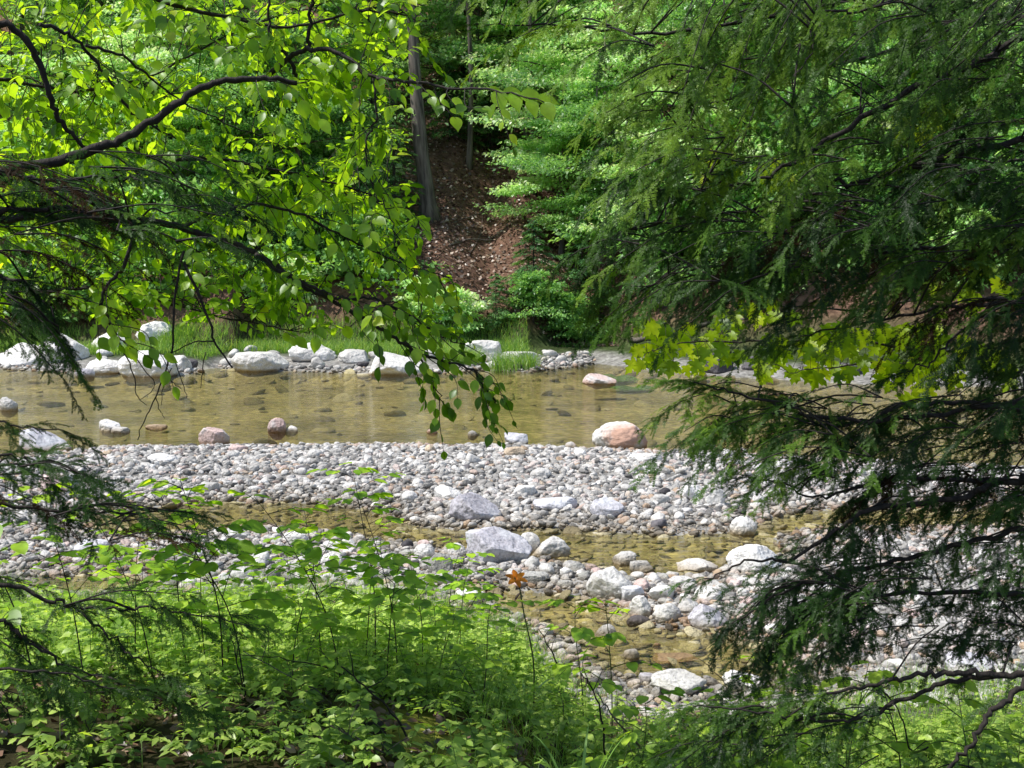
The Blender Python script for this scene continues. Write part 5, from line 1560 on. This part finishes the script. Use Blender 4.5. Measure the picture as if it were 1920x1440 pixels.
# saplings with broad flat leaves
def sapling(seed, h, ntw, spread, leaf, tmpl=ROUND):
    r = np.random.default_rng(seed); st = MB(); lf = Leaves()
    lean = r.normal(0, 0.2 * h, 2)
    q = smooth_path([(0, 0, -0.03), (lean[0] * .2 + r.normal(0, .01), lean[1] * .2, h * .4), (lean[0] * .6, lean[1] * .6 + r.normal(0, .015), h * .75), (lean[0], lean[1], h)], k=5)
    tube(st, q, np.linspace(0.0028 + 0.0014 * h, 0.0012, len(q)), 5)
    L_ = len(q) - 1
    for k in range(ntw):
        t = 0.32 + 0.66 * (k + r.random() * .6) / ntw
        f = t * L_; a = int(min(f, L_ - 1)); p = q[a] + (q[a + 1] - q[a]) * (f - a)
        az = k * 2.5 + r.uniform(-.5, .5)
        l = spread * (1.15 - 0.6 * t) * r.uniform(.6, 1.2)
        d = np.array([math.cos(az), math.sin(az), r.uniform(.1, .45)])
        tip = p + d * l; mid = p + d * l * .5 + np.array([0, 0, .03 * l])
        tq = smooth_path([p, mid, tip - np.array([0, 0, .1 * l])], k=3)
        tube(st, tq, np.linspace(0.0022, 0.0009, len(tq)), 4)
        nl = int(r.integers(3, 7))
        up = nrm(np.array([r.normal(0, .18), r.normal(-.28, .18), 1.0]))
        for i in range(nl):
            g = .3 + .7 * (i + .5) / nl * (len(tq) - 1) / (len(tq) - 1); gi = min(len(tq) - 2, int(g * (len(tq) - 1)))
            pp = tq[gi] + (tq[gi + 1] - tq[gi]) * (g * (len(tq) - 1) - gi)
            dd = nrm(tq[-1] - tq[0])
            ld = rotv(dd, up, (1 if i % 2 else -1) * r.uniform(.5, 1.0)) if i < nl - 1 else dd
            ld = nrm(ld * np.array([1, 1, .3]) + np.array([0, 0, -.16]))
            lf.add(pp, ld, nrm(up + r.normal(0, .13, 3)), leaf * r.uniform(.6, 1.15), np.clip(r.normal(.55, .22), 0, 1))
    lf.add(q[-1], nrm(np.array([r.normal(), r.normal(), -.1])), np.array([0, 0, 1.0]), leaf, .7)
    fo = MB(); lf.out(fo, tmpl)
    return st, fo
SAP = []
for k, (h, ntw, spd, lf_, tm_) in enumerate([(0.95, 10, 0.36, 0.088, ROUND), (0.7, 8, 0.30, 0.08, ROUND), (1.15, 12, 0.38, 0.088, ROUND), (0.5, 6, 0.24, 0.07, ROUND), (0.8, 10, 0.32, 0.09, ROUND), (0.6, 9, 0.27, 0.08, BEECH), (0.42, 8, 0.2, 0.06, LANCE)]):
    st, fo = sapling(400 + k, h, ntw, spd, lf_, tm_)
    r_ = empty('leafy_sapling', (0, 0, -60), 0, None, 'sapling')
    st.build('stem', M['stem' if k % 2 else 'twig'], r_, smooth=True); fo.build('foliage', M['under'], r_)
    SAP.append([r_, h, False])
def put_sapling(k, x, y, h, label, group, rz=None):
    r_, h0, used = SAP[k]
    o = copy_tree(r_) if used else r_
    SAP[k][2] = True
    s = h / h0
    o.location = (x, y, float(hgt(np.array(x), np.array(y))))
    o.scale = (s ** 0.5 if s > 1 else max(s, .8), s ** 0.5 if s > 1 else max(s, .8), s)
    o.rotation_euler = (0, 0, rng.uniform(0, 2 * PI) if rz is None else rz)
    o['label'] = label; o['group'] = group
    return o
SGN = 'saplings on the near bank'
HERO = [(1205, 1290, 5.7, 1, 'round leaved sapling before the broad pale near rock'), (1300, 1330, 5.3, 3, 'small sapling under the lowest hemlock fronds by the near rocks'), (1150, 1350, 5.1, 3, 'small bright sapling beside the smaller sedge clump'), (1060, 1300, 6.0, 6, 'narrow leaved seedling right of the orange lily stem'), (900, 1250, 5.8, 6, 'narrow leaved seedling left of the orange lily stem'), (150, 900, 5.4, 2, 'leaning sapling beside the wide pinkish white rock'), (455, 905, 5.6, 0, 'sapling crossing in front of the olive side channel end'), (540, 1010, 5.8, 2, 'tall thin sapling before the pale rubble stone'), (640, 930, 6.0, 0, 'sapling before the gravel near the white channel end rock'), (385, 990, 6.0, 2, 'many leaved sapling before the white strip stone'), (720, 1040, 6.0, 4, 'large leaved sapling before the white block'), (285, 940, 5.6, 0, 'sapling rising beside the hemlock spray end'), (345, 905, 6.1, 2, 'tall sapling with flat leaves reaching up before the main gravel bar'), (410, 868, 5.8, 0, 'topmost flat leaves of a sapling against the river gravel'), (245, 985, 6.2, 4, 'green stemmed sapling rising through the dark hemlock spray'),
        (60, 862, 5.2, 0, 'sapling leaves in front of the sloping lavender rock'), (500, 1060, 6.4, 1, 'broad leaved sapling beside the hemlock spray tip'), (600, 960, 6.6, 4, 'sapling with small leaves before the olive side channel'), (700, 880, 6.9, 2, 'slender sapling standing tall before the gravel bar'),
        (745, 925, 6.3, 2, 'slender dark stemmed sapling left of the cracked lavender block'), (680, 985, 6.6, 0, 'dense sapling before the stony strip'), (790, 1010, 6.8, 0, 'sapling beside the darker grey round boulder'), (860, 1060, 7.2, 1, 'sapling under the largest lavender boulder'),
        (560, 1100, 6.0, 5, 'wide leaved sapling at the centre of the green thicket'), (430, 1090, 6.6, 4, 'sapling with large round leaves at the grass edge'), (1095, 1130, 6.6, 1, 'small sapling before the large pale domed boulder'), (1150, 1120, 7.0, 3, 'light green sapling at the pool edge behind the lone pool stone'),
        (1410, 1185, 6.4, 1, 'sapling at the pool edge under the hemlock tips'), (1590, 1250, 5.4, 3, 'broad leafed sapling under the hemlock fronds'), (655, 1190, 5.6, 5, 'leaning sapling with heart shaped leaves above the root mass'), (1440, 1260, 6.0, 1, 'sapling among the near bank rocks'),
        (820, 1150, 6.0, 1, 'yellow green sapling in front of the orange lily bank'), (300, 1000, 6.8, 0, 'sapling behind the dark hemlock spray at the grassy pool'), (1830, 1290, 5.2, 3, 'bright sapling below the bare hemlock limb'), (1700, 1280, 5.6, 6, 'bright herbaceous sapling under the forked bare limb')]
for (u, v, D, k, lab) in HERO:
    p = P(u, v, D)
    g = float(hgt(p[0], p[1]))
    put_sapling(k, float(p[0]), float(D), max(0.3, float(p[2]) - g), lab, SGN)
cnt = 0
near_names = [('the orange lily', P(965, 1090, 6.6)), ('the sedge clump', P(1090, 1400, 5.0)), ('the root mass', P(700, 1355, 5.2)), ('the mossy near stone', P(160, 1420, 4.8)), ('the hemlock spray tip', P(470, 1170, 5.5)), ('the rotten stump', P(1095, 1275, 6.5)),
              ('the forked bare limb', P(1700, 1300, 4.8)), ('the grassy pool', P(200, 1090, 9)), ('the broad near rock', P(1275, 1290, 8.2)), ('the mossy patch', P(835, 1375, 5.3)), ('the lower hemlock fronds', P(1400, 1360, 5)), ('the white flat slab', P(880, 1128, 9.5))]
NX = np.array([t[1][:2] for t in near_names])
labs = {}
def near_label(kind, x, y, D):
    d = np.hypot(NX[:, 0] - x, NX[:, 1] - y); o = np.argsort(d)
    for a in o[:2]:
        dx, dy = x - NX[a, 0], y - NX[a, 1]
        rel = ('in front of' if dy < 0 else 'behind') if abs(dy) > abs(dx) else ('to the left of' if dx < 0 else 'to the right of')
        for pre in (('just ' if d[a] < .6 else ''), ('close ' if d[a] < .9 else 'some way ')):
            yield f'{kind} {pre}{rel} {near_names[a][0]}'
    for a, b in ((0, 1), (0, 2), (1, 2), (0, 3), (1, 3), (2, 3)):
        yield f'{kind} between {near_names[o[a]][0]} and {near_names[o[b]][0]}'
SK = ['medium round leaved sapling', 'short round leaved sapling', 'tall round leaved sapling', 'tiny round leaved sapling', 'large leaved sapling', 'oval leaved sapling', 'small leaved seedling']
while cnt < 36:
    D = rng.uniform(4.6, 10.2); u = rng.uniform(-60, 1990)
    x = (u - 960) / F * D
    ye = np.interp(x, EDGE[:, 0], EDGE[:, 1])
    if D > ye - 0.3: continue
    if 860 < u < 1300 and rng.random() < 0.55: continue
    if 940 < u < 1280 and D < 6.2: continue
    if 1100 < u and D > 6.5: continue
    if 280 < u < 860 or rng.random() < 0.55:
        k = int(rng.choice(7, p=[.12, .2, .05, .18, .17, .15, .13]))
        h = SAP[k][1] * rng.uniform(.45, .85)
        if D < 5.6: h *= 0.6
        for lab in near_label(SK[k], x, D, D):
            if lab not in labs: break
        labs[lab] = 1
        put_sapling(k, x, D, h, lab, SGN); cnt += 1

# orange lily
lp = P(968, 1086, 6.6); lb = P(1000, 1340, 6.6)
gz = float(hgt(lb[0], 6.6))
lily = empty('orange_lily', (float(lb[0]), 6.6, gz), 0, 'single orange lily in bloom on a tall thin stem above the near bank', 'flower')
lo = np.array(lily.location)
mb = MB(); top = lp - lo
q = smooth_path([(0, 0, 0), (0.0, 0, top[2] * .4), (top[0] * .55, 0, top[2] * .75), (top[0] * .8, 0, top[2] * .93), top - np.array([0, 0, .01])], k=5)
tube(mb, q, np.linspace(.005, .003, len(q)), 6); mb.build('stem', M['stem'], lily, smooth=True)
PET = oval_leaf([0, .2, .45, .7, .9, 1], [.05, .14, .23, .22, .12, 0], .10, .62)
fax = nrm(np.array([0.15, -0.55, 0.8])); fx = nrm(np.cross(fax, [1.0, 0.1, 0])); fy = np.cross(fax, fx)
for k in range(6):
    az = k * PI / 3 + .2; rad = fx * math.cos(az) + fy * math.sin(az)
    d = nrm(rad + fax * 0.75); nn = nrm(fax - rad * 0.75)
    mb = MB()
    mb.scatter(PET[0], PET[1], frames(np.array([d]), np.array([nn]), [.056], 1.2), np.array([top]), [rng.random()])
    mb.build('petal', M['orange'], lily)
for k in range(2):
    p = q[-4 - k * 3]; mb = MB()
    e = p + np.array([-.02 - .012 * k, -.01, .045 if k == 0 else -.05])
    bq = smooth_path([p, (p + e) / 2 + np.array([-.006, 0, 0]), e], k=3)
    tube(mb, bq, [.003, .006, .0075, .0075, .006, .003, .002][:len(bq)] if len(bq) <= 7 else .005, 6)
    tag(mb.build('bud', M['stem'] if k == 0 else M['litter'], lily, smooth=True), 'green unopened bud' if k == 0 else 'withered brown bloom')

# sedge clumps with long arching blades
def sedge(u, v, D, n, ll, lab):
    p = P(u, v, D); z = float(hgt(p[0], p[1]))
    r_ = empty('sedge_clump', (float(p[0]), float(D), z), 0, lab, 'sedge', 'sedge clumps on the near bank')
    mb = MB()
    for k in range(n):
        az = rng.uniform(0, 2 * PI); L_ = ll * rng.uniform(.5, 1.1); ln = rng.uniform(.25, .95)
        d = np.array([math.cos(az), math.sin(az), 0]); s = np.array([-d[1], d[0], 0]) * rng.choice([-1, 1])
        t = np.linspace(0, 1, 9)[:, None]
        c_ = d * .03 + d * L_ * ln * t ** 1.4 * .9 + np.array([0, 0, L_]) * (t * (1.02 - .3 * ln) - ln * .75 * t ** 2.6)
        w = .0065 * np.sin(PI * np.clip(.18 + .8 * t, 0, 1)) + .0004
        V = np.concatenate([c_ - s * w + np.array([0, 0, .25]) * w, c_ + s * w + np.array([0, 0, .25]) * w], 1).reshape(-1, 3)
        mb.add(V, [np.array([(2 * i, 2 * i + 1, 2 * i + 3, 2 * i + 2) for i in range(8)])], rng.random())
    mb.build('blades', M['sedge'], r_)
sedge(1085, 1425, 4.75, 46, .62, 'large sedge clump with long arching dark green blades at the bottom centre')
sedge(1130, 1330, 5.6, 20, .42, 'smaller sedge clump behind the large arching one')
sedge(985, 1250, 6.6, 14, .4, 'thin sedge clump at the foot of the orange lily')
sedge(1370, 1230, 6.8, 14, .32, 'wispy dry sedge clump at the near pool edge')

# dead stems and twigs
DEAD = [([(640, 1250), (680, 1285), (725, 1325), (765, 1385), (795, 1450)], 4.9, .006, 'twig', 'dark bare stem arching down beside the root mass'),
        ([(440, 1222), (452, 1270), (460, 1320), (470, 1358)], 5.4, .005, 'twig', 'dark upright bare stem in the green thicket'),
        ([(455, 1220), (540, 1265), (600, 1300), (640, 1342)], 5.3, .004, 'greytwig', 'grey bare twig slanting through the thicket'),
        ([(640, 1365), (690, 1395), (740, 1420), (800, 1442)], 4.6, .005, 'greytwig', 'grey stick lying below the root mass'),
        ([(620, 1352), (660, 1385), (720, 1432), (745, 1452)], 4.5, .004, 'greytwig', 'thin grey stick crossing the one below the root mass'),
        ([(160, 1350), (172, 1390), (182, 1442)], 4.6, .004, 'twig', 'dark twig standing above the mossy near stone'),
        ([(0, 1310), (20, 1350), (35, 1400)], 4.7, .004, 'twig', 'dark twig at the edge beside low herbs'),
        ([(440, 1225), (520, 1235), (600, 1248), (645, 1262)], 5.4, .004, 'twig', 'long dark twig reaching over the thicket'),
        ([(1090, 1262), (1110, 1290), (1125, 1330), (1135, 1420)], 5.2, .005, 'twig', 'dark stem rising out of the sedge beside the stump'),
        ([(1120, 1300), (1150, 1345), (1200, 1400)], 5.0, .005, 'greytwig', 'brown stick leaning across the sedge'),
        ([(1520, 1375), (1545, 1400), (1565, 1445)], 4.6, .004, 'twig', 'thin dark twig under the lower hemlock fronds'),
        ([(1500, 1390), (1570, 1430), (1600, 1450)], 4.5, .004, 'twig', 'thin dark twig crossing another under the hemlock fronds'),
        ([(1010, 1180), (1030, 1215), (1045, 1245)], 7.0, .005, 'twig', 'short dark dead stalk above the rotten stump'),
        ([(1650, 1290), (1690, 1340), (1710, 1410), (1740, 1400)], 5.0, .005, 'twig', 'bare bent stalk below the forked limb'),
        ([(1310, 1235), (1350, 1270), (1375, 1310)], 6.0, .003, 'greytwig', 'fine dry stalk over the near rocks')]
for px, D, r, mt, lab in DEAD:
    q = np.array([P(u, v, D + .06 * i) for i, (u, v) in enumerate(px)])
    q = smooth_path(q, k=5, jit=.003)
    mb = MB(); c0 = q[-1].copy(); tube(mb, q - c0, np.linspace(r * .5, r, len(q)), 5, knob=.08)
    for k in range(3):
        i = int(rng.integers(2, len(q) - 3)); d = nrm(rng.normal(0, 1, 3) + np.array([0, 0, .6]))
        tube(mb, np.array([q[i], q[i] + d * .07, q[i] + d * .13 + rng.normal(0, .015, 3)]) - c0, np.array([r * .5, r * .4, r * .2]), 4)
    o = mb.build('dead_twig', M[mt], smooth=True); o.location = c0
    tag(o, lab, 'twig', 'dead twigs on the near bank')

# rotten stump and root mass
D = on_near(1095, 1292); p = P(1095, 1292, D)
V = ICO[3][0].copy(); ang = np.arctan2(V[:, 1], V[:, 0]); V[:, :2] *= (1 + .16 * np.sin(5 * ang + 1) + .08 * np.sin(11 * ang))[:, None]
V = V * np.array([.055, .05, .11]); V[:, 2] = np.minimum(V[:, 2], .055 + .02 * np.sin(9 * ang))
mb = MB(); mb.add(V, [ICO[3][1]]); o = mb.build('rotten_stump', M['bark'], smooth=True); o.location = p
tag(o, 'small rotten dark stump at the edge of the near pool bank', 'stump')
D = on_near(700, 1385); p = P(700, 1385, D)
r_ = empty('root_mass', p, 0, 'dark tangled root mass half hidden in the shaded thicket', 'root mass')
mb = MB(); V = stone_shape('angular', 3, 71) * np.array([.05, .04, .045]); V[:, 2] += .03; mb.add(V, [ICO[3][1]]); mb.build('root_core', M['twig'], r_, smooth=True)
for k in range(14):
    a = k * 2.4; d = np.array([math.cos(a), math.sin(a) - .4, .2]); mb = MB()
    tube(mb, smooth_path([d * .02 + np.array([0, 0, .055]), d * rng.uniform(.03, .06) + np.array([0, rng.normal(0, .02), .05 + rng.normal(0, .012)]), d * rng.uniform(.04, .07) + np.array([rng.normal(0, .03), 0, -.04])], k=4), np.linspace(.006, .002, 9), 5)
    mb.build('root', M['bark'], r_, smooth=True)

for k, pr in PRO.items():
    if k not in first:
        for ch in list(pr.children): bpy.data.objects.remove(ch)
        bpy.data.objects.remove(pr)
for r_, h, used in SAP:
    if not used:
        for ch in list(r_.children): bpy.data.objects.remove(ch)
        bpy.data.objects.remove(r_)
